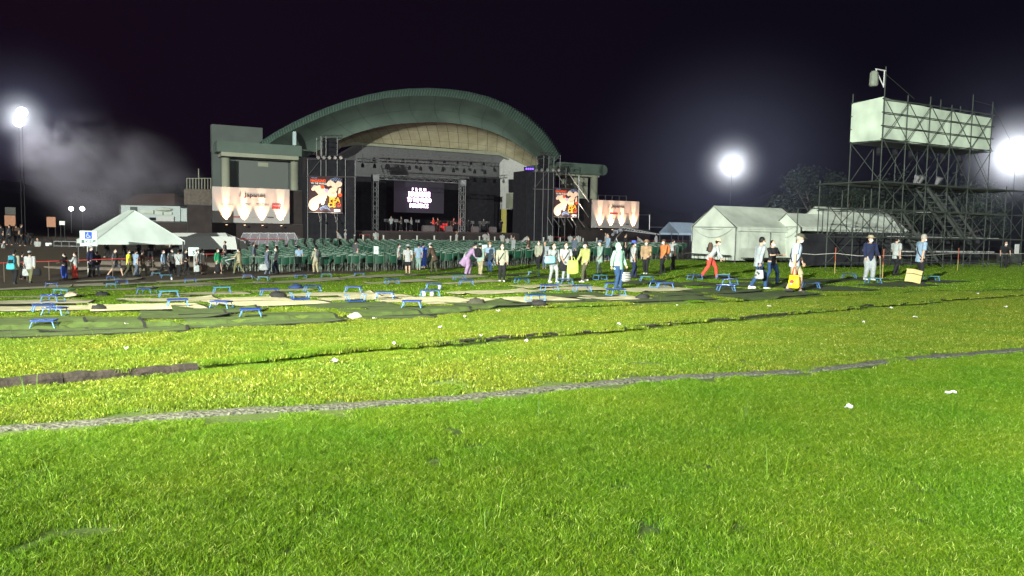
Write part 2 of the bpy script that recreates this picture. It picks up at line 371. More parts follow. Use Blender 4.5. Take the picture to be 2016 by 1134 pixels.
# ------------------------------------------------------------------ grass blades
def build_grass():
  def blade(gname, cA, cB, cC, cD):
    gm = bpy.data.materials.new(gname); gm.use_nodes = True; n = gm.node_tree; b = n.nodes['Principled BSDF']
    at = n.nodes.new('ShaderNodeAttribute'); at.attribute_name = 'tone'
    oi = n.nodes.new('ShaderNodeObjectInfo')
    cr = n.nodes.new('ShaderNodeValToRGB'); e = cr.color_ramp.elements
    e[0].position = 0; e[0].color = cA; e[1].position = 1; e[1].color = cD
    x = e.new(.45); x.color = cB; x = e.new(.8); x.color = cC
    n.links.new(at.outputs['Fac'], cr.inputs[0])
    geo = n.nodes.new('ShaderNodeNewGeometry'); no = n.nodes.new('ShaderNodeTexNoise'); no.inputs['Scale'].default_value = .8; no.inputs['Detail'].default_value = 6
    n.links.new(geo.outputs['Position'], no.inputs['Vector'])
    pr = n.nodes.new('ShaderNodeValToRGB'); pr.color_ramp.elements[0].position = .35; pr.color_ramp.elements[1].position = .68
    pr.color_ramp.elements[0].color = (.8, .95, .8, 1); pr.color_ramp.elements[1].color = (1.2, 1.06, 1.1, 1)
    n.links.new(no.outputs['Fac'], pr.inputs[0])
    mx = n.nodes.new('ShaderNodeMixRGB'); mx.blend_type = 'MULTIPLY'; mx.inputs[0].default_value = 1
    n.links.new(cr.outputs[0], mx.inputs[1]); n.links.new(pr.outputs[0], mx.inputs[2])
    # drier, cropped turf beyond the stone strip
    n.links.new(mx.outputs[0], b.inputs['Base Color'])
    b.inputs['Roughness'].default_value = .5; b.inputs['Specular IOR Level'].default_value = .2
    tr = n.nodes.new('ShaderNodeBsdfTranslucent'); n.links.new(mx.outputs[0], tr.inputs[0])
    ms = n.nodes.new('ShaderNodeMixShader'); ms.inputs[0].default_value = .3
    n.links.new(b.outputs[0], ms.inputs[1]); n.links.new(tr.outputs[0], ms.inputs[2]); n.links.new(ms.outputs[0], n.nodes['Material Output'].inputs[0]); return gm
  gms = {'a': blade('grass_blade', (.016, .045, .002, 1), (.078, .158, .004, 1), (.175, .275, .014, 1), (.44, .5, .13, 1)), 'b': blade('dry_grass_blade', (.024, .05, .003, 1), (.097, .148, .008, 1), (.22, .27, .024, 1), (.46, .46, .16, 1))}
  gms['c'] = gms['a']; gms['d'] = gms['a']
  if 1:
    col = bpy.data.collections.new('grass_patches')
    def patch(name, nb, size, h, wd, lean, seed):
        r = np.random.default_rng(seed); bx = r.uniform(-size / 2, size / 2, (nb, 2)); az = r.uniform(0, 2 * np.pi, nb); hh = h * r.uniform(.45, 1.15, nb)
        ln = lean * r.uniform(.2, 1.3, nb) * hh; laz = r.uniform(0, 2 * np.pi, nb); ww = wd * r.uniform(.7, 1.3, nb)
        px, py = np.cos(az) * ww / 2, np.sin(az) * ww / 2; dx, dy = np.cos(laz) * ln, np.sin(laz) * ln
        v = np.zeros((nb, 5, 3)); z0 = -.015
        v[:, 0] = np.stack([bx[:, 0] - px, bx[:, 1] - py, np.full(nb, z0)], -1); v[:, 1] = np.stack([bx[:, 0] + px, bx[:, 1] + py, np.full(nb, z0)], -1)
        v[:, 2] = np.stack([bx[:, 0] + px * .8 + dx * .35, bx[:, 1] + py * .8 + dy * .35, hh * .6], -1); v[:, 3] = np.stack([bx[:, 0] - px * .8 + dx * .35, bx[:, 1] - py * .8 + dy * .35, hh * .6], -1)
        v[:, 4] = np.stack([bx[:, 0] + dx, bx[:, 1] + dy, hh], -1)
        base = np.arange(nb)[:, None] * 5
        f = [tuple(q) for q in (base + np.array([0, 1, 2, 3])).tolist()] + [tuple(q) for q in (base + np.array([3, 2, 4])).tolist()]
        me = bpy.data.meshes.new(name); me.from_pydata(v.reshape(-1, 3).tolist(), [], f); me.update()
        tone = np.clip(r.beta(2.2, 3, nb) + (r.random(nb) < .07) * .5, 0, 1)
        a = me.attributes.new('tone', 'FLOAT', 'POINT'); a.data.foreach_set('value', np.repeat(tone, 5).astype(np.float32))
        me.materials.append(gms[name[0]]); o = bpy.data.objects.new(name, me); col.objects.link(o)
    for i in range(4): patch('a_patch%d' % i, 1250, .3, .038, .0032, 1.3, i)
    for i in range(4): patch('b_patch%d' % i, 460, .36, .032, .007, 1.3, 10 + i)
    for i in range(3): patch('c_patch%d' % i, 300, .6, .045, .016, .9, 20 + i)
    for i in range(2): patch('d_patch%d' % i, 5, .3, .26, .005, .55, 30 + i)
    # scatter points over what the lawn shows
    pts = []; kind = []; scl = []
    def scatter(n_, d0, d1, k, s0, s1, cond=None):
        D = np.sqrt(rng.uniform(d0 ** 2, d1 ** 2, n_)); n_ = int(n_ * 1.0); x = rng.uniform(-1, 1, n_) * (.74 * (D + 1) + 3.2); keep = np.ones(n_, bool)
        if cond is not None: keep &= cond(x, D)
        for c, X, Y, lu, lv in MATS_Q:
            rx, ry = x - c.x, D - c.y; a = np.abs(rx * X.x + ry * X.y); b_ = np.abs(rx * Y.x + ry * Y.y)
            keep &= ~((a < lu / 2 + .05) & (b_ < lv / 2 + .05))
        y1 = ey(E1, x); keep &= ~((D > y1 - .45) & (D < y1 + .1) & (rng.random(n_) < (.992 if k != 3 else .6)))
        y2 = ey(E2, x); keep &= ~((np.abs(D - y2 + .06) < .15) & (x < -3.6))
        x, D = x[keep], D[keep]; pts.append(np.stack([x, D, gz(x, D)], -1)); kind.append(np.full(len(x), k)); scl.append(rng.uniform(s0, s1, len(x)))
    scatter(9500, 1.6, 11.5, 0, .75, 1.15, lambda x, y: y < ey(E1, x))
    scatter(19500, 4, 24, 1, .8, 1.2, lambda x, y: (y > ey(E1, x) - .1) & (y < ey(E3, x) + 2.5))
    scatter(2400, 4, 24, 0, .5, .85, lambda x, y: (y > ey(E1, x)) & (y < ey(E1, x) + .6))
    scatter(14000, 7, 13, 0, .7, 1.1, lambda x, y: (np.abs(y - ey(E2, x) + .1) < .3) & (x > -3.62) & (x < -1.5))
    scatter(5000, 6, 32, 0, .5, .9, lambda x, y: np.abs(y - ey(E2, x) + .3) < .16)
    scatter(9000, 9, 40, 0, .5, 1.0, lambda x, y: np.abs(y - ey(E3, x) + .12) < .3)
    scatter(19500, 11, 48, 2, .35, .65, lambda x, y: (y > ey(E3, x)) & (y * cT - x * sT < 37.5 + rng.random(len(x))))
    scatter(240, 4, 22, 3, .5, 1.2)
    pts = np.concatenate(pts); kind = np.concatenate(kind); scl = np.concatenate(scl)
    me = bpy.data.meshes.new('grass'); me.vertices.add(len(pts)); me.vertices.foreach_set('co', pts.ravel())
    a = me.attributes.new('kind', 'INT', 'POINT')
    idx = np.where(kind == 0, rng.integers(0, 4, len(kind)), np.where(kind == 1, 4 + rng.integers(0, 4, len(kind)), np.where(kind == 2, 8 + rng.integers(0, 3, len(kind)), 11 + rng.integers(0, 2, len(kind)))))
    a.data.foreach_set('value', idx.astype(np.int32))
    a = me.attributes.new('scl', 'FLOAT', 'POINT'); a.data.foreach_set('value', scl.astype(np.float32))
    o = bpy.data.objects.new('grass', me); C.objects.link(o)
    tag(o, 'bright green grass blades growing all over the lawn', 'grass', kind='stuff')
    ng = bpy.data.node_groups.new('grass_nodes', 'GeometryNodeTree')
    ng.interface.new_socket('Geometry', in_out='INPUT', socket_type='NodeSocketGeometry'); ng.interface.new_socket('Geometry', in_out='OUTPUT', socket_type='NodeSocketGeometry')
    N = ng.nodes.new; L = ng.links.new
    gi = N('NodeGroupInput'); go = N('NodeGroupOutput'); mp_ = N('GeometryNodeMeshToPoints'); ip = N('GeometryNodeInstanceOnPoints'); ci = N('GeometryNodeCollectionInfo')
    ci.inputs['Collection'].default_value = col; ci.inputs['Separate Children'].default_value = True; ci.inputs['Reset Children'].default_value = True
    ak = N('GeometryNodeInputNamedAttribute'); ak.data_type = 'INT'; ak.inputs[0].default_value = 'kind'
    asn = N('GeometryNodeInputNamedAttribute'); asn.data_type = 'FLOAT'; asn.inputs[0].default_value = 'scl'
    rv = N('FunctionNodeRandomValue'); rv.data_type = 'FLOAT_VECTOR'; rv.inputs[0].default_value = (-.06, -.06, 0); rv.inputs[1].default_value = (.06, .06, 6.283)
    L(gi.outputs[0], mp_.inputs[0]); L(mp_.outputs[0], ip.inputs['Points']); L(ci.outputs[0], ip.inputs['Instance']); ip.inputs['Pick Instance'].default_value = True
    L(ak.outputs[0], ip.inputs['Instance Index']); L(rv.outputs[0], ip.inputs['Rotation'])
    cx = N('ShaderNodeCombineXYZ'); L(asn.outputs[0], cx.inputs[2]); cx.inputs[0].default_value = 1; cx.inputs[1].default_value = 1
    L(cx.outputs[0], ip.inputs['Scale']); L(ip.outputs[0], go.inputs[0])
    md = o.modifiers.new('blades', 'NODES'); md.node_group = ng
build_grass()

# ------------------------------------------------------------------ paper scraps
m_paper = mat('white_paper', (.5, .5, .48), .8, var=.08)
scraps = [(248, 686), (252, 638), (658, 711), (738, 627), (776, 676), (868, 644), (917, 623), (947, 661), (980, 612), (1036, 671), (1180, 602), (1218, 638), (1317, 637), (1333, 601), (1515, 603), (1700, 634),
          (1754, 606), (1802, 624), (1671, 802), (1872, 774), (1925, 578), (1980, 604)]
for k, (x, y) in enumerate(sorted(scraps)):
    p = G(x, y, .035); mb = MB(); big = y > 700; s_ = (.036 if big else .032) * random.uniform(.8, 1.3); a = random.uniform(0, 3)
    X = Vector((math.cos(a), math.sin(a), 0)); Y = Vector((-X.y, X.x, 0)); rows = []
    for j in range(4):
        rows.append([p + X * (i - 1.5) * s_ * .8 + Y * (j - 1.5) * s_ * .45 + Vector((0, 0, .006 + .012 * math.sin(i * 1.9 + k) + .01 * math.cos(j * 2 + k))) for i in range(4)])
    mb.slab(rows, (0, 0, .002))
    tag(mb.build('paper_scrap', m_paper), 'crumpled white paper scrap, %s from the left on the lawn' % ORD[k], 'paper scrap', 'paper scraps littering the lawn')

# ------------------------------------------------------------------ low blue folding tables
m_blue = mat('blue_plastic', (.01, .03, .15), .35, var=.1); m_leg = mat('pale_blue_leg', (.07, .16, .32), .4, var=.1); m_teal = mat('teal_plastic', (.05, .16, .19), .4)
m_bluetop2 = mat('dark_blue_plastic', (.02, .05, .16), .4)
def make_table(top):
    root = thing('folding_table', 'x', 'table')
    mb = MB(); w_, d, h = .46, .3, .17
    for s_ in (0, 1): pass
    mb.box((0, 0, h - .012), (w_ - .03, d, .024)); mb.box((0, 0, h - .014), (w_, d - .03, .02)); mb.build('table_top', top, root)
    for sx_ in (-1, 1):
        lg = MB()
        a, b = Vector((sx_ * (w_ / 2 - .05), -d / 2 + .03, h - .03)), Vector((sx_ * (w_ / 2 - .0), -d / 2 + .01, 0)); c, e = Vector((a.x, -a.y, a.z)), Vector((b.x, -b.y, 0))
        lg.tube(a, b, .011); lg.tube(c, e, .011); lg.tube(b + Vector((0, 0, .012)), e + Vector((0, 0, .012)), .011); lg.build('leg', m_leg, root)
    return root
tproto = [make_table(m_blue), make_table(m_teal), make_table(m_bluetop2)]; tused = [0, 0, 0]
tabs = [(75, 652, 0), (98, 625, 0), (76, 617, 0), (96, 598, 0), (120, 585, 1), (97, 567, 2), (218, 553, 2), (236, 561, 0), (219, 568, 1), (284, 581, 0), (327, 588, 1), (343, 607, 0), (325, 549, 1), (372, 558, 0), (305, 545, 1),
        (430, 611, 0), (488, 628, 0), (433, 579, 1), (527, 584, 0), (587, 594, -1), (612, 576, 0), (694, 578, 0), (697, 598, -1), (756, 591, 2), (487, 550, 0), (517, 554, 1), (590, 549, 2), (641, 548, 1), (706, 546, 0), (770, 561, 2),
        (809, 610, 0), (845, 587, 2), (853, 572, 0), (904, 553, 1), (917, 563, 0), (1027, 559, 0), (1082, 575, 0), (1054, 596, 0), (1051, 545, 1), (1113, 562, 2), (1147, 577, 0), (1208, 571, 0), (1214, 585, 0), (1275, 556, 1),
        (1297, 568, 0), (1312, 570, 0), (1370, 552, 0), (1182, 553, 1), (1440, 563, 0), (1432, 576, 0), (1600, 570, 2), (1675, 550, 2), (1723, 560, 1), (1838, 555, 1), (1425, 552, 1)]
def trow(y): return 'front' if y > 594 else 'middle' if y > 570 else 'rear'
cnt = {}
for (x, y, k) in sorted(tabs):
    r_ = trow(y); kk = max(k, 0); cnt[r_] = cnt.get(r_, 0) + 1
    o = tproto[kk] if not tused[kk] else copy_tree(tproto[kk]); tused[kk] += 1
    p = G(x, y); q = p + Vector((0, .16, 0)); q.z = gf(q.x, q.y) + .05; a = random.choice([0, .25, TH, TH + .2, -.15, .5])
    o['label'] = '%s folding table%s, %s from left in %s row of tables' % (('blue', 'teal', 'dark blue')[kk], ' lying upside down' if k < 0 else '', ORD[cnt[r_] - 1], r_)
    o['group'] = 'low folding tables left on the mats'
    fs_ = min(1.05, max(.76, .76 + (p.y - 12.5) * .035)); q.z -= .012; o.matrix_basis = Matrix.Translation(q + Vector((0, 0, .19 * fs_ if k < 0 else 0))) @ Matrix.Rotation(a, 4, 'Z') @ Matrix.Scale(fs_, 4) @ (Matrix.Rotation(math.pi, 4, 'X') if k < 0 else Matrix.Identity(4))
for k, (x, y, s_, c_, lb) in enumerate(((202, 584, .3, (.012, .012, .012), 'black crumpled heap on the far beige mats at left'), (196, 612, .25, (.012, .012, .012), 'small black heap at the left end of a pale mat'), (142, 586, .34, (.35, .28, .2), 'folded beige cloth heap on the left mats'), (549, 587, .4, (.012, .012, .012), 'black bundle beside the blue table in the centre left'), (583, 569, .4, (.02, .04, .12), 'flat dark blue cushion on the far mats'),
    (1062, 603, .3, (.012, .012, .012), 'black bundle beside the front blue table at centre'), (700, 628, .22, (.3, .3, .28), 'pale crumpled bag near the front dark mats'), (938, 600, .35, (.03, .03, .02), 'dark folded mat corner at centre'), (1265, 589, .3, (.02, .02, .02), 'black bundle on the dark mats at right'))):
    p = G(x, y); mb = MB(); r_ = random.Random(k)
    mb.ball((0, 0, 0), 1, 12, 8); mb.v = [(p.x + v[0] * s_ * .6 * (1 + .3 * r_.uniform(-1, 1)), p.y + v[1] * s_ * .4 * (1 + .3 * r_.uniform(-1, 1)), p.z + .05 + v[2] * s_ * .28 * (1 + .4 * r_.uniform(-1, 1))) for v in mb.v]
    tag(mb.build('cloth_bundle', mat('bundle_%d' % k, c_, .9, bump=.5), smooth=True), lb, 'bundle')
m_cup = mat('white_paper_cup', (.5, .5, .48), .6)
for k, (x, y, s_) in enumerate(((835, 586, 1), (850, 586, 1), (865, 572, .8), (338, 553, .8))):
    p = G(x, y); p.z += .05; mb = MB(); mb.limb([p, p + Vector((0, 0, .14 * s_))], [.045 * s_, .06 * s_], 12)
    tag(mb.build('paper_cup', m_cup), ['white cup at the left leg of the dark blue table', 'white cup right of another cup by the dark blue table', 'small white cup under the blue table on beige mat', 'small white cup on beige mat near walking people'][k], 'cup')

# ================================================================== PEOPLE
def remesh(mb, vox, smooth=3):
    me = mb.mesh('t'); o = bpy.data.objects.new('t', me); C.objects.link(o)
    md = o.modifiers.new('r', 'REMESH'); md.mode = 'VOXEL'; md.voxel_size = vox; md.use_smooth_shade = True
    s_ = o.modifiers.new('s', 'SMOOTH'); s_.iterations = smooth; s_.factor = .5
    dg = bpy.context.evaluated_depsgraph_get(); out = bpy.data.meshes.new_from_object(o.evaluated_get(dg)); bpy.data.objects.remove(o); bpy.data.meshes.remove(me)
    return out
def obj_me(me, name, material, parent):
    me.materials.clear(); me.materials.append(material); me.name = name
    o = bpy.data.objects.new(name, me); C.objects.link(o); o.parent = parent; return o
skin = mat('skin', (.42, .27, .19), .6, var=.06); skin2 = mat('skin_tan', (.33, .2, .13), .6, var=.06)
hair_b = mat('black_hair', (.008, .007, .007), .5, var=.2, scale=60, bump=.4); hair_g = mat('grey_hair', (.28, .26, .23), .6, var=.3, scale=60, bump=.4)
m_mask = mat('white_face_mask', (.78, .8, .8), .8, var=.04); m_shoe = mat('dark_shoe', (.02, .02, .022), .6); m_wshoe = mat('white_shoe', (.6, .6, .56), .6); m_eye = mat('eye', (.01, .01, .01), .3)
m_strap = mat('black_strap', (.012, .012, .014), .7)
COL = dict(white=(.31, .33, .32), cream=(.27, .27, .2), lblue=(.2, .28, .37), grey=(.25, .28, .29), lgrey=(.25, .27, .27), dgrey=(.06, .065, .07), black=(.012, .012, .014), navy=(.012, .018, .05), jeans=(.02, .05, .12),
           khaki=(.3, .26, .16), olive=(.13, .13, .06), dolive=(.06, .06, .035), brown=(.07, .045, .03), orange=(.5, .16, .05), yellow=(.75, .72, .03), green=(.02, .22, .1), mint=(.28, .5, .38), lilac=(.3, .2, .32), teal=(.03, .2, .27),
           red=(.5, .06, .04), blue=(.03, .07, .35), bluek=(.06, .12, .5), straw=(.6, .52, .3), tan=(.3, .2, .11), yolive=(.26, .28, .09), sage=(.2, .28, .24), mustard=(.55, .33, .05), lime=(.45, .65, .1), slate=(.09, .11, .15))
def cl(n):
    if n == 'stripe': return mat('cloth_striped', (.02, .025, .03), .9, wave=(6.5, 'Z', (.6, .6, .58)))
    if n == 'bluestripe': return mat('cloth_fine_blue_stripe', (.3, .42, .62), .9, wave=(14, 'Z', (.62, .66, .7)))
    return cloth(n, COL[n])
def person(px, py, top, hd, label, shirt='white', legs='black', lean=0, stride=.18, sleeve='short', bottom='long', hat=None, hair='black', mask=True, arms=((.2, .3), (-.2, .3)), nod=0, shoe=None,
           long=0, hood=False, h=None, wide=1.1, loc=None, group=None, parts=True, kneel=0, sit=False, scarf=None, strap=False, turn=0):
    p = G(px, py) if loc is None else Vector(loc); D = p.y
    if h is None:
        h = (py - top) * D / F * (1.0 if not lean else 1 / max(.5, math.cos(lean) * .45 + .55)); h = min(max(h, 1.45), 1.8)
    rz = R(hd - 90); root = thing('person', label, 'person', p, rz, group)
    near = D < 33 and loc is None; vox = .013 if near else .022 if D < 48 else .034
    Wd = wide; V3 = Vector
    hip = V3((0, 0, .52 * h)); 
    if sit: hip = V3((0, 0, .45 + .05))
    up = V3((0, math.sin(lean), math.cos(lean))); fwd = V3((0, math.cos(lean), -math.sin(lean)))
    def tp(t, f=0): return hip + up * t * h + fwd * f * h
    hu = V3((0, math.sin(lean * .7 + nod), math.cos(lean * .7 + nod))); hf = V3((math.sin(turn) * 1, math.cos(lean * .7 + nod) * math.cos(turn), -math.sin(lean * .7 + nod))).normalized()
    hc = tp(.31) + hu * .095 * h; hx = hf.cross(hu).normalized()
    # joints
    J = {}
    for s_, i in ((-1, 0), (1, 1)):
        st = stride * (1 if i == 0 else -1)
        hp = hip + V3((s_ * .052 * h, 0, -.01 * h))
        if sit: kn = hp + V3((s_ * .03, .42, 0)); an = kn + V3((0, .02, -.42))
        else:
            fy = st * h * .9; an = V3((s_ * .05 * h, fy, .05 * h + (.03 * h if st < -.1 else 0)))
            mid = (hp + an) / 2; kn = mid + V3((0, .035 * h + abs(st) * .12 * h, .01 * h))
            if kneel: kn += V3((0, .1 * h, 0))
        sh = tp(.285) + V3((s_ * .108 * h * Wd, 0, 0)); sw, eb = arms[i]
        dr = V3((s_ * .12, math.sin(sw), -math.cos(sw))).normalized(); el = sh + dr * .165 * h
        dr2 = V3((s_ * -.02, math.sin(sw + eb), -math.cos(sw + eb))).normalized(); wr = el + dr2 * .14 * h; ha = wr + dr2 * .05 * h
        J[i] = (hp, kn, an, sh, el, wr, ha, dr2, s_)
    # body, one continuous surface
    mb = MB()
    def torso(b, infl, hem=0.0, flare=0, top_=.3):
        prof = [(-.055 - hem, .083 + flare, .062 + flare), (-.03, .085 + flare * .6, .065 + flare * .6), (.03, .082, .06), (.09, .076, .056), (.16, .085, .062), (.23, .092, .064), (.27, .096, .058), (.295, .07, .045), (.31, .034, .034)]
        rs = []
        for t, rx, ry in prof:
            if t > top_ + .02: continue
            rs.append((tp(t) + (V3((0, 0, 0))), V3(((rx * Wd + infl) * h, 0, 0)), fwd * (ry * (Wd * .6 + .4) + infl) * h))
        b.rings(rs, 16)
    torso(mb, 0); mb.limb([tp(.29), tp(.31) + hu * .05 * h], [.034 * h, .032 * h], 8)
    rot = Matrix((hx, hf, hu)).transposed()
    mb.ball(hc, (.047 * h, .056 * h, .07 * h), 16, 12, rot); mb.ball(hc - hu * .035 * h + hf * .018 * h, (.036 * h, .036 * h, .036 * h), 12, 8, rot)
    mb.ball(hc + hf * .058 * h - hu * .006 * h, (.008 * h, .012 * h, .014 * h), 8, 6, rot)
    for s_ in (-1, 1): mb.ball(hc + hx * s_ * .048 * h - hu * .005 * h, (.008 * h, .012 * h, .018 * h), 8, 6, rot)
    for i in (0, 1):
        hp, kn, an, sh, el, wr, ha, dr2, s_ = J[i]
        mb.limb([hp + V3((0, 0, .03 * h)), (hp + kn) / 2, kn, kn + (an - kn) * .3, an], [.058 * h * Wd, .05 * h * Wd, .034 * h, .034 * h, .022 * h], 10)
        ft = an + V3((0, .085 * h, -.03 * h)); mb.limb([an + V3((0, -.02 * h, -.022 * h)), an + V3((0, .03 * h, -.02 * h)), ft], [.026 * h, .026 * h, .018 * h], 8)
        mb.limb([sh - V3((s_ * .03 * h, 0, 0)), sh, (sh + el) / 2, el, (el + wr) / 2, wr], [.03 * h, .031 * h, .027 * h, .022 * h, .021 * h, .015 * h], 9)
        mb.limb([wr, wr + dr2 * .02 * h, ha], [.014 * h, .022 * h, .02 * h], 8, .55)
    me = remesh(mb, vox)
    if near:   # fingers and thumb, bent and unequal, rooted inside the palm
        import bmesh
        fb = MB()
        for i in (0, 1):
            hp, kn, an, sh, el, wr, ha, dr2, s_ = J[i]; side = V3((0, 1, 0)); side = (side - dr2 * side.dot(dr2)).normalized(); inn = V3((-s_, 0, 0))
            for q, ln in enumerate((.036, .042, .04, .031)):
                o_ = ha - dr2 * .012 * h + side * (.0165 - .011 * q) * h; a1 = o_ + dr2 * ln * .55 * h + inn * .004 * h; a2 = a1 + (dr2 * .6 + inn * .8).normalized() * ln * .5 * h
                fb.limb([o_, a1, a2], [.0052 * h, .0049 * h, .004 * h], 6)
            o_ = wr + dr2 * .018 * h + side * .017 * h; fb.limb([o_, o_ + (side * .7 + dr2) * .018 * h, o_ + (side * .5 + dr2 * 1.6 + inn * .4) * .02 * h], [.007 * h, .006 * h, .0048 * h], 6)
        m2 = fb.mesh('f'); bm = bmesh.new(); bm.from_mesh(me); bm.from_mesh(m2); bm.to_mesh(me); bm.free(); bpy.data.meshes.remove(m2)
    body = obj_me(me, 'body', skin, root)
    # shirt
    sb = MB(); torso(sb, .012 if not long else .014, hem=.03 + long * .12, flare=.006 + long * .02)
    for i in (0, 1):
        hp, kn, an, sh, el, wr, ha, dr2, s_ = J[i]
        if sleeve == 'none': continue
        if sleeve == 'short': sb.limb([sh - V3((s_ * .04 * h, 0, 0)), sh + V3((s_ * .004 * h, 0, .004 * h)), (sh + el) / 2, sh + (el - sh) * .85], [.042 * h, .042 * h, .042 * h, .043 * h], 10)
        else: sb.limb([sh - V3((s_ * .04 * h, 0, 0)), sh + V3((s_ * .004 * h, 0, .004 * h)), (sh + el) / 2, el, (el + wr) / 2, wr], [.042 * h, .042 * h, .04 * h, .036 * h, .034 * h, .027 * h], 10)
    if hood:
        sb.ball(hc + hu * .004 * h - hf * .012 * h, (.062 * h, .066 * h, .08 * h), 14, 10, rot); sb.limb([tp(.27), tp(.31) + hu * .03 * h], [.07 * h, .056 * h], 10)
    obj_me(remesh(sb, vox, 2), 'jacket' if sleeve == 'long' and not long else 'shirt' if not long else 'dress', cl(shirt), root)
    # trousers, shorts or skirt
    tb = MB()
    if bottom != 'none':
        if not sit: tb.rings([(hip + V3((0, 0, .045 * h)), V3((.088 * h * Wd, 0, 0)), V3((0, .068 * h, 0))), (hip, V3((.093 * h * Wd, 0, 0)), V3((0, .074 * h, 0))), (hip - V3((0, 0, .05 * h)), V3((.093 * h * Wd, 0, 0)), V3((0, .072 * h, 0)))], 14)
        else: tb.ball(hip, (.1 * h, .09 * h, .07 * h))
        if bottom == 'skirt':
            zz = .12 * h; tb.rings([(hip, V3((.09 * h, 0, 0)), V3((0, .072 * h, 0))), (V3((0, 0, .32 * h)), V3((.11 * h, 0, 0)), V3((0, .1 * h, 0))), (V3((0, 0, zz)), V3((.125 * h, 0, 0)), V3((0, .13 * h, 0)))], 16)
        else:
            for i in (0, 1):
                hp, kn, an = J[i][:3]; wf = 1.35 if bottom == 'wide' else 1
                if bottom == 'shorts': tb.limb([hp, (hp + kn) / 2, kn + V3((0, 0, .015 * h))], [.062 * h, .06 * h, .054 * h], 10)
                else: tb.limb([hp, (hp + kn) / 2, kn, (kn + an) / 2, an + V3((0, 0, -.005 * h))], [.062 * h * Wd, .056 * h * Wd * wf, .046 * h * wf, .04 * h * wf, .034 * h * wf], 10)
        obj_me(remesh(tb, vox, 2), 'skirt' if bottom == 'skirt' else 'shorts' if bottom == 'shorts' else 'trousers', cl(legs), root)
    if parts:
        for i in (0, 1):
            an = J[i][2]; shb = MB(); shb.limb([an + V3((0, -.03 * h, -.025 * h)), an + V3((0, .03 * h, -.024 * h)), an + V3((0, .1 * h, -.032 * h))], [.03 * h, .03 * h, .02 * h], 8)
            obj_me(shb.mesh('shoe'), 'shoe', m_wshoe if shoe == 'white' else m_shoe, root)
    if not hood:
        hb = MB(); hb.ball(hc + hu * .012 * h - hf * .014 * h, (.054 * h, .056 * h, .066 * h), 16, 10, rot)
        if hair == 'long': hb.limb([hc - hf * .03 * h, hc - hf * .04 * h - hu * .1 * h], [.05 * h, .04 * h], 10)
        obj_me(remesh(hb, vox, 1), 'hair', hair_g if hair == 'grey' else hair_b, root)
    if mask and parts:
        k = MB(); k.ball(hc + hf * .03 * h - hu * .032 * h, (.04 * h, .038 * h, .031 * h), 12, 8, rot); obj_me(k.mesh('m'), 'face_mask', m_mask, root)
    if near:
        for s_ in (-1, 1):
            k = MB(); k.ball(hc + hf * .05 * h + hx * s_ * .018 * h + hu * .006 * h, .0055 * h, 8, 6); obj_me(k.mesh('e'), 'eye', m_eye, root)
    if hat:
        kind, colr = hat; k = MB(); c0 = hc + hu * .035 * h
        if kind == 'brim':
            k.rings([(c0 - hu * .005 * h, hx * .105 * h, hf * .112 * h), (c0 + hu * .002 * h, hx * .1 * h, hf * .108 * h), (c0 + hu * .008 * h, hx * .062 * h, hf * .067 * h), (c0 + hu * .045 * h, hx * .055 * h, hf * .06 * h), (c0 + hu * .058 * h, hx * .03 * h, hf * .035 * h)], 18)
        else:
            k.rings([(c0 - hu * .004 * h, hx * .059 * h, hf * .066 * h), (c0 + hu * .03 * h, hx * .056 * h, hf * .062 * h), (c0 + hu * .05 * h, hx * .03 * h, hf * .035 * h)], 16)
            k.rings([(c0 + hf * .055 * h, hx * .05 * h, hf * .055 * h), (c0 + hf * .055 * h + hu * .006 * h, hx * .048 * h, hf * .053 * h)], 14)
        obj_me(k.mesh('h'), 'hat' if kind == 'brim' else 'cap', cl(colr), root)
    if scarf:
        k = MB(); k.limb([tp(.3), tp(.26, .04), tp(.14, .06)], [.055 * h, .06 * h, .05 * h], 10); obj_me(remesh(k, vox, 2), 'scarf', cl(scarf), root)
    if strap:
        k = MB(); a = tp(.3) + V3((-.06 * h, 0, 0)); pts = [a, tp(.22, .085) + V3((-.02 * h, 0, 0)), tp(.1, .08) + V3((.05 * h, 0, 0)), tp(0, .03) + V3((.1 * h, 0, 0))]; k.limb(pts, [.011 * h] * 4, 6)
        k.limb([a, tp(.22, -.08) + V3((-.02 * h, 0, 0)), tp(.1, -.08) + V3((.05 * h, 0, 0)), tp(0, -.03) + V3((.1 * h, 0, 0))], [.011 * h] * 4, 6); obj_me(k.mesh('s'), 'bag_strap', m_strap, root)
    M = Matrix.Translation(p) @ Matrix.Rotation(rz, 4, 'Z')
    return dict(root=root, M=M, hands=[M @ J[0][6], M @ J[1][6]], back=M @ tp(.2, -.12), chest=M @ tp(.15, .1), h=h, fwd=(M.to_3x3() @ V3((0, 1, 0))), rt=(M.to_3x3() @ V3((1, 0, 0))), rz=rz)
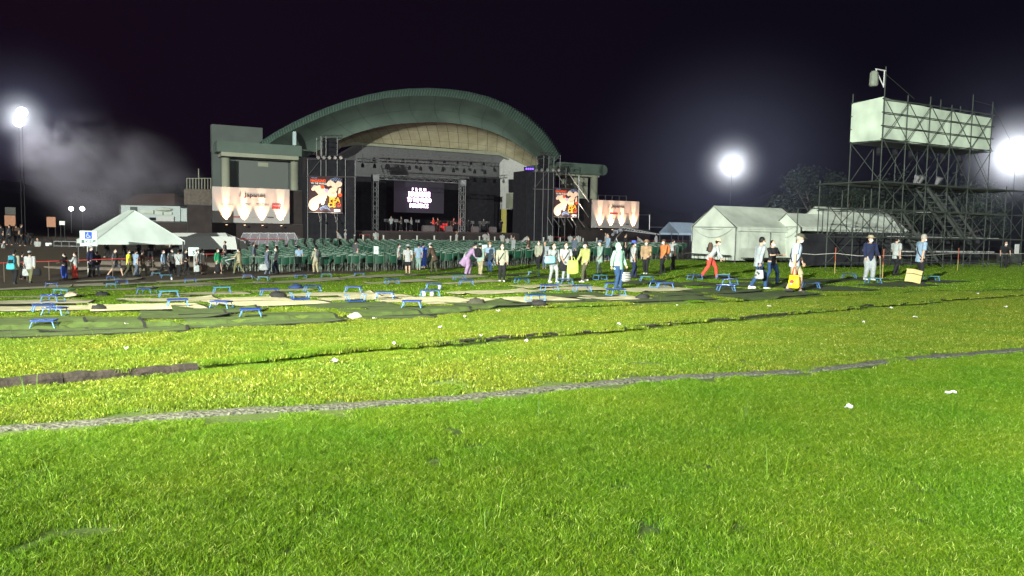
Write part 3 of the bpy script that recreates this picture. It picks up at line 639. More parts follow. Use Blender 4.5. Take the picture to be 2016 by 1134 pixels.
def tote(hand, rz, w_, hgt, d, colr, label, handle='black', mt=None, drop=.12, spots=None, name='tote_bag'):
    hand = Vector(hand); root = thing(name, label, 'bag', hand - Vector((0, 0, drop + hgt)), rz)
    mb = MB(); rows = []
    mb.rings([(Vector((0, 0, .0)), Vector((w_ * .42, 0, 0)), Vector((0, d * .4, 0))), (Vector((0, 0, hgt * .12)), Vector((w_ * .55, 0, 0)), Vector((0, d * .6, 0))), (Vector((0, 0, hgt * .55)), Vector((w_ * .53, 0, 0)), Vector((0, d * .5, 0))), (Vector((0, 0, hgt)), Vector((w_ * .45, 0, 0)), Vector((0, d * .22, 0)))], 16)
    mb.build('bag_body', mt or cl(colr), root, True, world=False)
    hb = MB()
    for s_ in (-1, 1):
        hb.limb([Vector((-w_ * .22, s_ * d * .15, hgt * .95)), Vector((-w_ * .08, 0, hgt + drop * .85)), Vector((w_ * .08, 0, hgt + drop * .85)), Vector((w_ * .22, s_ * d * .15, hgt * .95))], [.009] * 4, 6)
    hb.build('handle', cl(handle), root, True, world=False)
    if spots:
        for j, (fx, fz, r, c) in enumerate(spots):
            for s_ in (-1, 1):
                sb_ = MB(); sb_.ball((fx * w_, s_ * d * .5, fz * hgt), (r * w_, .012, r * w_), 12, 8); sb_.build('printed_patch', cl(c), root, True, world=False)
    return root
def backpack(pp, colr, label, s_=1.0):
    root = thing('backpack', label, 'backpack', pp['back'] - Vector((0, 0, .2 * s_)), pp['rz'])
    mb = MB(); mb.rings([(Vector((0, 0, 0)), Vector((.14 * s_, 0, 0)), Vector((0, .08 * s_, 0))), (Vector((0, 0, .1)), Vector((.17 * s_, 0, 0)), Vector((0, .12 * s_, 0))), (Vector((0, 0, .3 * s_)), Vector((.15 * s_, 0, 0)), Vector((0, .1 * s_, 0))), (Vector((0, 0, .4 * s_)), Vector((.08 * s_, 0, 0)), Vector((0, .05 * s_, 0)))], 14)
    mb.build('pack', cl(colr), root, True, world=False); k = MB(); k.rings([(Vector((0, -.1 * s_, .04)), Vector((.11 * s_, 0, 0)), Vector((0, .05, 0))), (Vector((0, -.1 * s_, .2 * s_)), Vector((.1 * s_, 0, 0)), Vector((0, .04, 0)))], 12); k.build('pocket', cl('black'), root, True, world=False)
def cane(pp, i, label):
    a = pp['hands'][i]; b = a + pp['fwd'] * .08; b.z = gf(b.x, b.y); mb = MB(); mb.limb([b, a + Vector((0, 0, .02)), a + Vector((0, 0, .06)) - pp['fwd'] * .08], [.011, .012, .012], 6); tag(mb.build('walking_cane', mat('cane_wood', (.25, .2, .14), .6)), label, 'cane')

# nearest on the right
p = person(1562, 577, 460, 335, 'man in olive cap, pale blue shirt and khaki shorts holding yellow bag', 'bluestripe', 'khaki', stride=.11, bottom='shorts', hat=('cap', 'dolive'), arms=((.15, .25), (-.12, .1)), strap=True, lean=.12, hair='grey', nod=.25, wide=1.12)
tote(p['hands'][1], p['rz'] + 1.2, .3, .36, .1, 'yellow', 'bright yellow shopping bag with red print held by the man in shorts', 'red', mt=mat('yellow_bag', (.8, .5, .01), .5), drop=.24, spots=[(-.12, .5, .2, 'red'), (-.2, .33, .13, 'white')], name='shopping_bag')
p = person(1492, 571, 466, 10, 'person in grey long-sleeved top and jeans carrying white patterned bag', 'grey', 'jeans', stride=.2, sleeve='long', arms=((-.1, .1), (-.35, .2)), lean=.1, shoe='white', nod=.15, wide=1.1)
tote(p['hands'][1], p['rz'] + .4, .28, .27, .16, 'white', 'white bag with dark leaf print carried by person in grey top', 'black', spots=[(-.2, .4, .12, 'dgrey'), (.15, .6, .14, 'dgrey'), (.1, .2, .1, 'dgrey'), (-.05, .75, .09, 'dgrey')])
person(1518, 560, 474, 300, 'masked person in black top and jeans half behind the grey top', 'black', 'jeans', stride=.14, arms=((.5, 1.2), (.5, 1.2)))
p = person(1809, 559, 460, 0, 'grey-haired masked man in light blue shirt carrying a cardboard box', 'lblue', 'black', stride=.05, hair='grey', arms=((0, .1), (-.2, .05)), lean=.06, nod=.35, strap=True, wide=1.1)
def cardboard(hand):
    c = Vector((hand.x - .25, hand.y, gf(hand.x, hand.y) + .26)); root = thing('cardboard_box', 'pale yellow cardboard box tied with black cord beside the grey-haired man', 'box', c, .35)
    m_ = mat('cardboard', (.55, .45, .2), .8, var=.1); mb = MB(); mb.box((0, 0, 0), (.4, .3, .42)); mb.build('box_body', m_, root, world=False)
    mb = MB(); mb.box((0, 0, .225), (.42, .32, .03)); mb.build('lid', m_, root, world=False)
    mb = MB(); mb.box((0, 0, .08), (.408, .308, .02)); mb.box((.05, 0, .242), (.02, .33, .008)); mb.build('cord', m_strap, root, world=False); root.rotation_euler = (0, .2, .35)
cardboard(p['hands'][1])
p = person(1710, 552, 464, 275, 'person in sun hat, navy jacket and light grey trousers with cane', 'navy', 'lgrey', stride=.07, sleeve='long', hat=('brim', 'khaki'), arms=((.3, .5), (.1, .2)), shoe='white', strap=True, wide=1.1, bottom='wide'); cane(p, 0, 'thin dark cane held by person in sun hat and navy jacket'); backpack(p, 'white', 'white bag on the back of the person in navy')
person(1762, 543, 466, 20, 'person in white printed tee and black trousers by the scaffold', 'white', 'black', stride=.12, arms=((.15, .2), (-.1, .2)), wide=1.05)
p = person(1396, 549, 487, 350, 'stooping person in straw hat, white top and red trousers', 'white', 'red', stride=.2, sleeve='long', hat=('brim', 'straw'), lean=.55, arms=((.2, .3), (.3, .4)), h=1.55, shoe=None, nod=-.2); backpack(p, 'brown', 'brown backpack on the stooping person in straw hat', .9)
# centre right
p = person(1216, 571, 480, 320, 'person in pale mint hooded jacket and jeans with striped bag', 'mint', 'jeans', stride=.03, sleeve='long', hood=True, hat=None, arms=((.15, .3), (-.3, .2)), wide=1.35); tote(p['hands'][0] + p['rt'] * .0, p['rz'], .42, .3, .16, 'stripe', 'black and white zebra print tote beside the mint jacket', 'black', mt=cl('stripe'))
person(1246, 548, 482, 10, 'person in blue hat, white tee and dark jeans with cross strap', 'white', 'navy', stride=.08, hat=('brim', 'bluek'), strap=True, wide=1.15)
person(1271, 540, 483, 250, 'person in beige hat with grey and tan jacket and white shoes', 'tan', 'black', stride=.1, sleeve='long', hat=('brim', 'tan'), shoe='white')
p = person(1305, 539, 478, 200, 'person in orange jacket and black trousers with orange pack', 'orange', 'black', stride=.1, sleeve='long', hat=('cap', 'brown'), wide=1.2); backpack(p, 'orange', 'orange backpack worn over the orange jacket')
person(1323, 533, 478, 30, 'person in white tee and black trousers right of orange jacket', 'white', 'black', stride=.12)
p = person(1151, 556, 485, 215, 'person in yellow-olive jacket and black hat carrying lime bag', 'yolive', 'dolive', stride=.12, sleeve='long', hat=('brim', 'black'), arms=((.1, .2), (.3, .4)), shoe='white', wide=1.15); tote(p['hands'][1] + Vector((-.12, -.1, .2)), .2, .4, .48, .14, 'lime', 'lime green tote bag carried by person in yellow-olive jacket', 'lime', drop=.15)
person(1180, 541, 487, 200, 'person in sage green jacket behind the lime bag carrier', 'sage', 'sage', stride=.1, sleeve='long', long=.6, hat=('brim', 'slate'))
p = person(1089, 557, 489, 300, 'masked person in grey sweater and grey trousers with pale cyan bag', 'lgrey', 'lgrey', stride=.1, sleeve='long', hair='long', shoe='white', strap=True, arms=((.1, .5), (.1, .9))); tote(p['hands'][1] + Vector((-.1, 0, .25)), .5, .42, .26, .15, 'mint', 'pale cyan cooler bag on the person in grey sweater', 'black', mt=mat('cyan_bag', (.25, .6, .68), .5), drop=.05)
tote(p['hands'][0] + Vector((.15, 0, .2)), .2, .4, .38, .18, 'black', 'large black bag between grey sweater and white shirt', 'black', drop=.08)
person(1113, 556, 493, 290, 'person in white shirt and grey trousers with thin cross strap', 'white', 'grey', stride=.06, strap=True, arms=((.2, .3), (.1, .8)))
person(1060, 531, 490, 240, 'masked person in cream top and dark trousers left of cyan bag', 'cream', 'black', stride=.08, sleeve='long')
person(1072, 530, 495, 260, 'small person in grey clothes beside the cream top', 'grey', 'slate', stride=.05, h=1.4, parts=False)
p = person(988, 555, 488, 275, 'masked woman in cream cardigan and black trousers facing camera', 'cream', 'black', stride=.05, sleeve='long', hair='long', shoe='white', arms=((.1, .2), (.2, .3)), strap=True)
p = person(964, 537, 491, 280, 'person in straw hat, pale blue smock and jeans holding bag', 'lblue', 'jeans', stride=.04, hat=('brim', 'tan'), sleeve='short', long=.2); tote(p['hands'][1], .3, .26, .2, .1, 'white', 'white shopping bag held by person in pale blue smock', 'white'); tote(p['hands'][0], .3, .22, .22, .1, 'lgrey', 'grey carrier bag right of the pale blue smock', 'white')
p = person(920, 542, 486, 0, 'stooping woman in lilac dress with white bag and cane', 'lilac', 'lilac', stride=.05, sleeve='long', long=1.6, lean=.6, h=1.58, hair='black', arms=((.5, .3), (.2, .5)), bottom='wide', nod=.1); cane(p, 0, 'thin wooden cane held by the woman in lilac'); tote(p['back'] + Vector((-.1, 0, -.1)), 1, .32, .3, .12, 'white', 'white plastic bag behind the woman in lilac', 'white')
p = person(945, 543, 486, 60, 'person in olive jacket and khaki trousers seen from behind', 'sage', 'khaki', stride=.05, sleeve='long', hat=('cap', 'sage')); backpack(p, 'black', 'black backpack on the person in olive jacket')
# around the signs in front of the seats
person(785, 531, 490, 10, 'person in white shirt and black trousers left of striped tank top', 'white', 'black', stride=.08, long=.4)
person(803, 541, 492, 100, 'person in white sun hat, striped tank top and black shorts', 'stripe', 'black', stride=.08, hat=('brim', 'white'), bottom='shorts', sleeve='short')
person(833, 530, 495, 70, 'woman in bright blue kimono with orange sash', 'bluek', 'bluek', stride=.02, long=1.8, sleeve='long', scarf=None, bottom='skirt')
person(824, 532, 497, 90, 'person in pale lilac top left of the blue kimono', 'lblue', 'sage', stride=.04, parts=False)
person(855, 536, 494, 160, 'stooping person in dark brown clothes and white cap', 'brown', 'dolive', stride=.08, sleeve='long', hat=('cap', 'white'), lean=.4, long=.5, h=1.5)
person(589, 532, 491, 95, 'person in pale blue tee and black trousers seen from behind', 'lblue', 'black', stride=.03, mask=False)
p = person(622, 538, 498, 150, 'person in white shirt and beige trousers with dark bag', 'cream', 'khaki', stride=.06); backpack(p, 'dgrey', 'dark backpack on the person in beige trousers', .9)
p = person(526, 542, 494, 30, 'person in dark slate dress carrying white bag', 'slate', 'slate', stride=.1, long=1.4, sleeve='long', hair='black'); tote(p['hands'][1] + Vector((-.2, 0, .05)), .3, .42, .32, .16, 'white', 'white plastic bag beside the slate dress', 'white')
person(544, 540, 495, 200, 'person in grey jacket right of the slate dress', 'grey', 'navy', stride=.1, sleeve='long')
p = person(471, 540, 497, 170, 'person in khaki shirt and olive trousers carrying folded sheets', 'khaki', 'olive', stride=.2, sleeve='long', arms=((.6, .9), (.5, .9)))
mb = MB(); c = p['chest'] + p['fwd'] * .35 - Vector((0, 0, .15)); mb.box(c, (.55, .25, .03), Vector((.96, 0, .25)), Vector((0, 1, 0)), Vector((-.25, 0, .96))); mb.box(c + Vector((-.2, 0, -.18)), (.3, .2, .02), Vector((.8, 0, -.6)), Vector((0, 1, 0)), Vector((.6, 0, .8))); tag(mb.build('folded_sheet', m_paper), 'white folded sheets held by the person in khaki', 'sheet')
person(429, 541, 493, 350, 'person in green top and black skirt', 'green', 'black', stride=.12, sleeve='long', bottom='skirt')
p = person(389, 542, 496, 20, 'person in white cap and white top with white bag', 'white', 'black', stride=.06, hat=('cap', 'white'), strap=True); tote(p['hands'][1], .2, .26, .36, .1, 'white', 'white plastic bag hanging beside the S sign', 'white', drop=.1)
person(399, 541, 492, 40, 'person in white shirt with brown skirt right of white cap', 'white', 'brown', stride=.06, bottom='skirt')
person(352, 544, 492, 80, 'person in white shirt with black cross strap seen from behind', 'white', 'black', stride=.05, strap=True, wide=1.2, mask=False)
p = person(366, 541, 493, 20, 'person in black shirt with large black pack', 'black', 'black', stride=.1, arms=((.2, .4), (.2, .4))); backpack(p, 'dgrey', 'large dark round backpack next to the white shirt', 1.2)
person(339, 541, 490, 330, 'person with black hair and white blouse left of the cross strap', 'white', 'black', stride=.05)
person(322, 543, 491, 10, 'person in light blue shirt and black trousers walking right', 'lblue', 'black', stride=.24, sleeve='long', wide=1.05)
person(281, 543, 492, 40, 'person in brown patterned shirt and olive trousers', 'brown', 'dolive', stride=.16)
person(268, 545, 491, 60, 'person in pale grey top behind the yellow vest', 'lblue', 'slate', stride=.12)
person(254, 545, 491, 30, 'person in bright yellow vest and dark olive trousers', 'yellow', 'dolive', stride=.18)
p = person(227, 545, 489, 5, 'person in dark grey shirt and shorts taking a long stride', 'dgrey', 'dgrey', stride=.26, bottom='shorts', long=.3); backpack(p, 'black', 'black shoulder bag on the striding person in shorts', .8)
person(180, 545, 484, 0, 'person in white bucket hat and dark navy coat under the wheelchair sign', 'navy', 'black', stride=.05, sleeve='long', hat=('brim', 'white'), long=.3)
p = person(191, 543, 494, 150, 'person in dark clothes with slate bag right of the white bucket hat', 'black', 'slate', stride=.1, sleeve='long', parts=False)
person(149, 550, 496, 190, 'person in white top, mustard scarf and red trousers', 'white', 'red', stride=.04, bottom='wide', sleeve='long', scarf='mustard', arms=((.5, 1.6), (.2, .8)))
person(128, 549, 497, 180, 'person in black top, mustard scarf and blue wide trousers', 'black', 'blue', stride=.04, bottom='wide', scarf='mustard', arms=((.3, 1), (.3, 1.2)))
p = person(60, 558, 494, 100, 'person in black and white striped top and khaki trousers', 'stripe', 'olive', stride=.16, sleeve='long', wide=1.15, hat=('cap', 'lgrey')); tote(p['hands'][0] + Vector((-.05, 0, .05)), .2, .32, .36, .14, 'white', 'white plastic bag held by the striped top', 'white', drop=.1); tote(p['hands'][1] + Vector((.1, 0, .1)), .2, .36, .36, .2, 'black', 'big black bag right of the striped top', 'black', drop=.08)
p = person(29, 559, 492, 95, 'person in cream jacket with teal apron and dark leggings', 'cream', 'black', stride=.1, sleeve='long', hat=('brim', 'black'), long=.2); backpack(p, 'teal', 'teal backpack on the cream jacket', 1.05); tote(p['back'] + Vector((0, -.1, -.12)), 0, .4, .3, .16, 'teal', 'hanging teal cloth bag below the teal backpack', 'teal', mt=mat('teal_cloth', (.06, .38, .4), .8), drop=.06)
person(45, 552, 496, 60, 'person in black behind the striped top', 'black', 'black', stride=.12, parts=False)
person(75, 512, 462, 270, 'steward in white vest standing by the dark railings', 'white', 'black', stride=.02, mask=False, loc=T(75, 512, 58), h=1.7)
person(8, 515, 474, 20, 'person in white top at the left edge of the dark slope', 'white', 'dgrey', stride=.1, loc=T(8, 517, 55), h=1.65)
person(52, 494, 440, 200, 'dim person in grey on the dark slope steps', 'grey', 'slate', stride=.1, loc=T(52, 497, 66), h=1.7, parts=False)
person(60, 496, 452, 240, 'second dim person on the dark slope behind the steward', 'dgrey', 'slate', stride=.1, loc=T(61, 502, 63), h=1.65, parts=False)
person(345, 520, 478, 90, 'person in black at the corner of the green-white tent', 'black', 'black', stride=.05, loc=T(346, 522, 52), h=1.6, parts=False)
for k, (x, y, D, hd, a_, b_, lb) in enumerate(((3, 470, 62, 90, 'black', 'black', 'dark figure at the far left edge'), (20, 478, 60, 200, 'dgrey', 'black', 'dim figure in grey right of the far left edge'), (33, 470, 64, 120, 'brown', 'black', 'dim figure in brown on the dark slope'), (44, 486, 58, 30, 'black', 'black', 'dark figure just above the striped top'),
    (245, 494, 52, 20, 'dgrey', 'black', 'dark-dressed figure behind the yellow vest'), (275, 492, 53, 200, 'slate', 'black', 'slate-dressed figure behind the brown shirt'), (298, 493, 52, 150, 'black', 'black', 'dark figure under the open tent'), (210, 494, 53, 20, 'brown', 'black', 'brown-dressed figure left of the striding person'), (443, 496, 52, 200, 'dgrey', 'black', 'dark figure behind the khaki shirt'),
    (500, 496, 50, 20, 'slate', 'black', 'dim figure left of the slate dress'), (700, 492, 49, 60, 'dgrey', 'khaki', 'figure in dark grey among the near seats at centre left'), (1010, 492, 50, 30, 'lgrey', 'black', 'figure in pale grey behind the cream cardigan'), (1040, 494, 49, 180, 'brown', 'slate', 'figure in brown among the near seats at centre'), (1130, 490, 44, 30, 'slate', 'black', 'dark-dressed figure behind the white shirt with strap'), (1230, 484, 46, 10, 'black', 'black', 'dark figure between mint jacket and blue hat'), (1196, 492, 46, 200, 'lblue', 'slate', 'figure in pale blue left of the mint jacket'))):
    q = T(x, y + 30, D); person(x, 0, 0, hd, lb, a_, b_, loc=(q.x, q.y, gf(q.x, q.y)), h=1.6 + .03 * (k % 4), stride=.1, parts=False, sleeve='long' if k % 2 else 'short')
# stewards along the seats
def steward(px, top, D, hd, label, **k):
    q = T(px, top, D); z = gf(q.x, q.y); hgt = k.pop('h', 1.68)
    person(px, 0, 0, hd, label, shirt='white', legs='black', loc=(q.x, q.y, z), h=hgt, stride=.05, group='stewards in white shirts', parts=False, mask=False, **k)
steward(671, 462, 70, 200, 'stooping steward in white left of the stage speakers', lean=.5)
steward(680, 456, 71, 30, 'steward in white hat beside the stooping steward', hat=('brim', 'white'))
steward(740, 460, 71, 120, 'steward in white directly below the left truss leg')
steward(899, 462, 71, 30, 'steward in white and straw hat below the screen band', hat=('brim', 'tan'))
steward(962, 464, 72, 180, 'steward in white pointing left near the stage', arms=((.2, .4), (1.2, .3)))
steward(989, 459, 73, 60, 'tallest steward in white below the yellow column')
steward(999, 470, 70, 60, 'steward in white stooping right of the tallest one', h=1.4)
steward(1007, 468, 72, 200, 'steward in white, rightmost of the three by the yellow column', h=1.5)
steward(1030, 462, 74, 30, 'steward bending over below the black speaker tower', lean=.8)
steward(1084, 457, 76, 90, 'steward in white at the left end of the red barrier')
steward(1123, 459, 78, 70, 'steward in white at the right end of the red barrier')
steward(1139, 461, 78, 100, 'steward in white just right of the red barrier')
steward(1193, 471, 66, 180, 'steward in white among the seats under the camera crane')
steward(1264, 469, 74, 200, 'steward in white bending right of the camera crane', lean=.8)
steward(1292, 466, 72, 150, 'steward in white at the tail of the camera crane')
steward(955, 452, 80, 90, 'dim steward standing close to the stage front')
# audience sitting beside the tent
m_bench = mat('dark_bench', (.03, .03, .03), .7)
mb = MB(); q = T(1610, 520, 43); mb.box((q.x, q.y + .1, .42), (3.2, .4, .06), UA, VA); 
for k in (-1.4, 0, 1.4): mb.box(Vector((q.x, q.y + .1, .2)) + UA * k, (.06, .36, .4), UA, VA)
tag(mb.build('bench', m_bench), 'long dark bench under the open tent by the scaffold', 'bench')
for k, (x, c_) in enumerate(((1590, 'black'), (1607, 'dgrey'), (1624, 'black'))):
    q = T(x, 515, 43); person(x, 0, 0, 100, 'dark-haired person sitting on the bench, %s of three' % ('leftmost', 'middle', 'rightmost')[k], c_, 'black', sit=True, loc=(q.x, q.y, -.02), h=1.65, mask=False, parts=False)
person(1975, 528, 482, 250, 'person in black bending at the foot of the scaffold', 'black', 'black', lean=.5, stride=.1, h=1.6)

# ================================================================== SEATS
m_ch = mat('green_seat', (.009, .052, .028), .45, var=.25, scale=3); m_fr = mat('pale_chair_frame', (.15, .18, .14), .45, metal=.3)
def chair_meshes():
    s1 = MB(); s1.rings([((0, 0, .42), (.2, 0, 0), (0, .2, 0)), ((0, 0, .45), (.215, 0, 0), (0, .2, 0))], 8)
    b1 = MB(); rows = [[(x, -.2 - .03 * (1 - (x / .22) ** 2) - .04 * (z - .5), z + (.02 * (1 - (x / .22) ** 2) if z > .7 else 0)) for x in (-.22, -.11, 0, .11, .22)] for z in (.44, .56, .7, .83)]; b1.slab(rows, (0, .02, 0))
    f1 = MB()
    for s_ in (-1, 1):
        f1.limb([(s_ * .23, -.24, 0), (s_ * .225, -.2, .45), (s_ * .22, -.235, .84)], [.01] * 3, 5); f1.limb([(s_ * .21, .22, 0), (s_ * .2, .16, .44)], [.01] * 2, 5)
    t1 = MB(); t1.limb([(-.13, -.262, .84), (-.06, -.272, .855), (.06, -.272, .855), (.13, -.262, .84)], [.008, .016, .016, .008], 5); f1.tube((-.21, -.2, .44), (.21, -.2, .44), .01, 5)  # short pale bar painted in for the glossy highlight on each seat
    return s1, b1, f1, t1
s1, b1, f1, t1 = chair_meshes(); m_tr1 = mat('painted_seat_highlight', (.26, .33, .27), .35)
LAB = 'dark green seat with pale metal frame in the rows facing the stage'
c0 = thing('audience_seat', LAB, 'chair', (0, 0, 0), 0, 'green seats in rows before the stage')
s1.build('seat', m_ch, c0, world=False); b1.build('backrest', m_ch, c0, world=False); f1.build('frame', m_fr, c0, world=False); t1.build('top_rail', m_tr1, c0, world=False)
pos = []; v_ = 36.05; row = 0; FOLK = [(o.location.x, o.location.y) for o in C.objects if o.parent is None and o.name.split('.')[0] == 'person']
while v_ < 70:
    lp = np.interp(v_, [36, 38, 40, 42, 44, 50, 58, 70], [1250, 985, 725, 625, 545, 432, 485, 612]); rp_ = np.interp(v_, [44, 60, 70], [1335, 1350, 1300])
    u0 = P(lp, 500, v_).dot(UA); u1 = P(rp_, 500, v_).dot(UA); u = u0 + (row % 2) * .38
    while u < u1:
        pp = S(u + random.uniform(-.05, .05), v_ + random.uniform(-.07, .07), 0)
        aisle = abs(((u - 16) % 12.6)) < .9 and v_ > 47
        if not aisle and random.random() > .02 and min((pp.x - a_) ** 2 + (pp.y - b_) ** 2 for a_, b_ in FOLK) > .3: pos.append((row, pp.x, pp.y, random.uniform(-.1, .1)))
        u += .74
    v_ += .95; row += 1
first = True; rest = MB(); restf = MB(); restt = MB()
near_ = sorted(pos, key=lambda q: math.hypot(q[1], q[2]))
for k, (v_, x, y, a) in enumerate(near_):
    M = Matrix.Translation((x, y, gf(x, y))) @ Matrix.Rotation(TH + a, 4, 'Z')
    if k < 300:
        o = c0 if first else copy_tree(c0); first = False; o.matrix_basis = M; o['label'] = 'dark green seat in the %s row counted from the lawn' % ORD[int(v_)]
    else:
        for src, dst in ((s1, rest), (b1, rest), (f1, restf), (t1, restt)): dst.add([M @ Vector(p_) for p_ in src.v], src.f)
o = rest.build('far_seats', m_ch); tag(o, 'far rows of dark green seats below the stage', 'seats', kind='stuff')
restf.build('seat_frames', m_fr, o)['kind'] = 'stuff'; restt.build('seat_highlights', m_tr1, o)['kind'] = 'stuff'

# ================================================================== THE SHELL STAGE BUILDING
def curve(pts, n):
    xs = [p[0] for p in pts]; ys = [p[1] for p in pts]; d = np.concatenate([[0], np.cumsum(np.hypot(np.diff(xs), np.diff(ys)))]); t = np.linspace(0, d[-1], n)
    x = np.interp(t, d, xs); y = np.interp(t, d, ys)
    for _ in range(2): x[1:-1] = (x[:-2] + 2 * x[1:-1] + x[2:]) / 4; y[1:-1] = (y[:-2] + 2 * y[1:-1] + y[2:]) / 4
    return list(zip(x, y))
A_ = [(508, 283), (540, 262), (575, 243), (600, 231), (640, 214), (680, 200), (720, 189), (760, 181), (800, 176.5), (840, 175), (880, 177), (920, 182), (960, 191), (1000, 206), (1040, 229), (1070, 255), (1090, 281), (1103, 302)]
A2 = [(520, 290), (545, 272), (580, 254), (604, 243), (643, 226), (682, 212), (721, 201), (760, 193), (800, 189), (840, 188), (880, 190), (918, 196), (955, 206), (990, 222), (1026, 248), (1052, 272), (1072, 297), (1088, 322)]
B_ = [(592, 318), (612, 304), (640, 289), (676, 272), (700, 262), (740, 251), (780, 244), (820, 241), (850, 240.5), (880, 241), (920, 246), (960, 256), (1000, 273), (1030, 292), (1050, 307), (1068, 324)]
C_ = [(640, 318), (676, 286), (700, 280), (780, 284), (850, 289), (920, 294), (985, 300), (1010, 312), (1040, 328), (1060, 340)]
Nn = 97
bld = thing('stage_building', 'large arched green-lit concert stage building with side wings', 'building', S(12, 84, -.55), TH)
m_roof = mat('green_lit_roof_metal', (.06, .09, .072), .45, var=.18, scale=.8); m_fas = mat('green_lit_fascia', (.078, .11, .086), .6, var=.3, scale=.25, bump=.05)  # roof, seam and fascia colours hold the green cast of the lighting
m_bei = mat('beige_ceiling_panels', (.55, .48, .28), .7, var=.22, scale=.5, col2=(.66, .6, .4)); m_con = mat('pale_concrete', (.26, .27, .2), .8, var=.12, scale=.6); m_dcon = mat('grey_green_concrete', (.08, .095, .085), .85, var=.15, scale=.4)
m_blk = mat('black_drape', (.012, .012, .015), .95, var=.4, scale=2, bump=.3); m_scrim = mat('dark_brown_scrim', (.03, .023, .021), .9, var=.3, scale=1.2, bump=.2); m_met = mat('grey_steel', (.3, .3, .3), .4, metal=.6); m_dmet = mat('dark_steel', (.06, .065, .06), .5, metal=.4)
a = [P(x, y, 86) for x, y in curve(A_, Nn)]; a2 = [P(x, y, 83.8) for x, y in curve(A2, Nn)]; b = [P(x, y, 87) for x, y in curve(B_, Nn)]
c = [P(x, y, 93.5) for x, y in curve(C_, Nn)]
back = [p_ + VA * 26 - Vector((0, 0, .0)) for p_ in a]
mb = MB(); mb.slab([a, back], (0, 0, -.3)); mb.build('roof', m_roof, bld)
rb = MB()     # raised seams over the rounded front edge
mid = [(p_ + q) / 2 + (-VA * .7 + Vector((0, 0, .28))) for p_, q in zip(a, a2)]
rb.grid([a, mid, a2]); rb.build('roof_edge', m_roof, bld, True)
sm_ = MB()
da = [P(x, y, 86) for x, y in curve(A_, 241)]; da2 = [P(x, y, 83.8) for x, y in curve(A2, 241)]
for i in range(0, 241, 2):
    m_ = (da[i] + da2[i]) / 2 + (-VA * .7 + Vector((0, 0, .28))); sm_.limb([da[i] + Vector((0, 0, .04)) - VA * .02, m_ + Vector((0, 0, .05)) - VA * .06, da2[i] - VA * .06], [.055] * 3, 4)
o = sm_.build('standing_seams', mat('seam_metal', (.09, .15, .12), .4), bld)
fm = MB(); rows = []
for k in range(7):
    t = k / 6; rows.append([p_.lerp(q, t) + VA * (.9 * math.sin(t * math.pi)) for p_, q in zip(a2, b)])
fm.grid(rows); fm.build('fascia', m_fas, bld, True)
fj = MB()
for i in range(6, Nn - 4, 8): fj.limb([rows[k][i] - VA * .03 for k in range(7)], [.025] * 7, 4)
fj.limb([q - VA * .03 for q in rows[3]], [.02] * Nn, 4); fj.build('fascia_joints', mat('fascia_joint', (.035, .055, .045), .7), bld)
cm_ = MB(); rows = []
for k in range(8):
    t = k / 7; rows.append([p_.lerp(q, t) + Vector((0, 0, .8 * math.sin(t * math.pi))) for p_, q in zip(b, c)])
cm_.grid(rows); cm_.build('ceiling', m_bei, bld, True)
jb = MB()   # ceiling panel joints
for i in range(4, Nn - 4, 4): jb.limb([rows[k][i] - Vector((0, 0, .02)) for k in range(8)], [.02] * 8, 4)
for k in (2, 4, 6): jb.limb(rows[k], [.018] * Nn, 4)
jb.build('panel_joints', mat('ceiling_joint', (.12, .1, .06), .8), bld)
bm_ = MB(); bm_.slab([[P(x, y, 93.4) for x, y in ((672, 284), (700, 280), (985, 299.5), (1060, 338))], [P(x, y, 93.4) for x, y in ((672, 290), (700, 285), (985, 306), (1060, 345))]], VA * .5); bm_.build('front_beam', m_con, bld)
k = MB(); k.slab([[P(x, y, 93.9) for x, y in ((640, 322), (700, 286), (985, 306), (1060, 345))], [P(x, y, 98) for x, y in ((640, 352), (700, 347), (985, 356), (1040, 356))]], (0, 0, .2)); k.build('inner_ceiling', mat('grey_inner_ceiling', (.2, .2, .2), .8), bld)
k = MB(); sbox(k, 560, 346, 1000, 470, 98.2, .4); k.build('back_wall', m_blk, bld)
k = MB(); k.slab([[P(985, 303, 95), P(1064, 341, 88)], [P(985, 412, 95), P(1064, 412, 88)]], VA * .3); k.build('side_wall', mat('white_side_wall', (.5, .5, .48), .8), bld)
k = MB(); k.slab([[P(1001, 353, 93), P(1040, 353, 89.6)], [P(1001, 379, 93), P(1040, 377, 89.6)]], -VA * .1); k.build('dark_window', m_blk, bld)
k = MB(); sbox(k, 1003, 381, 1036, 411, 89, 1); k.build('control_box', m_con, bld)
k = MB(); sbox(k, 990, 412, 997, 458, 89, .5); k.build('column', mat('yellow_column', (.5, .45, .12), .6), bld)
# left wing
k = MB(); sbox(k, 417, 248, 517, 300, 86.6, 1.2); k.build('rear_block', m_dcon, bld)
k = MB(); sbox(k, 419, 300, 592, 475, 85.6, 1.0); k.build('wing_wall', m_dcon, bld)
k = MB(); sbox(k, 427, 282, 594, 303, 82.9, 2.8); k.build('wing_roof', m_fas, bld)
k = MB(); sbox(k, 436, 303, 588, 311, 83, 3); k.build('wing_beam', m_con, bld)
for x0, x1 in ((437, 453), (572, 588)):
    k = MB(); a0 = P((x0 + x1) / 2, 380, 83.6); k.limb([Vector((a0.x, a0.y, P(445, 311, 83.6).z)), Vector((a0.x, a0.y, -.6))], [.42, .42], 14); k.build('column', m_con, bld, True)
k = MB(); sbox(k, 465, 311, 568, 372, 85.5, .08); k.build('wall_panel', mat('ribbed_panel', (.11, .12, .11), .7, wave=(5, 'X', (.13, .145, .13))), bld)
k = MB(); sbox(k, 508, 320, 528, 328, 85.44, .05); sbox(k, 510, 322, 526, 326, 85.4, .03); k.build('vent', m_con, bld)
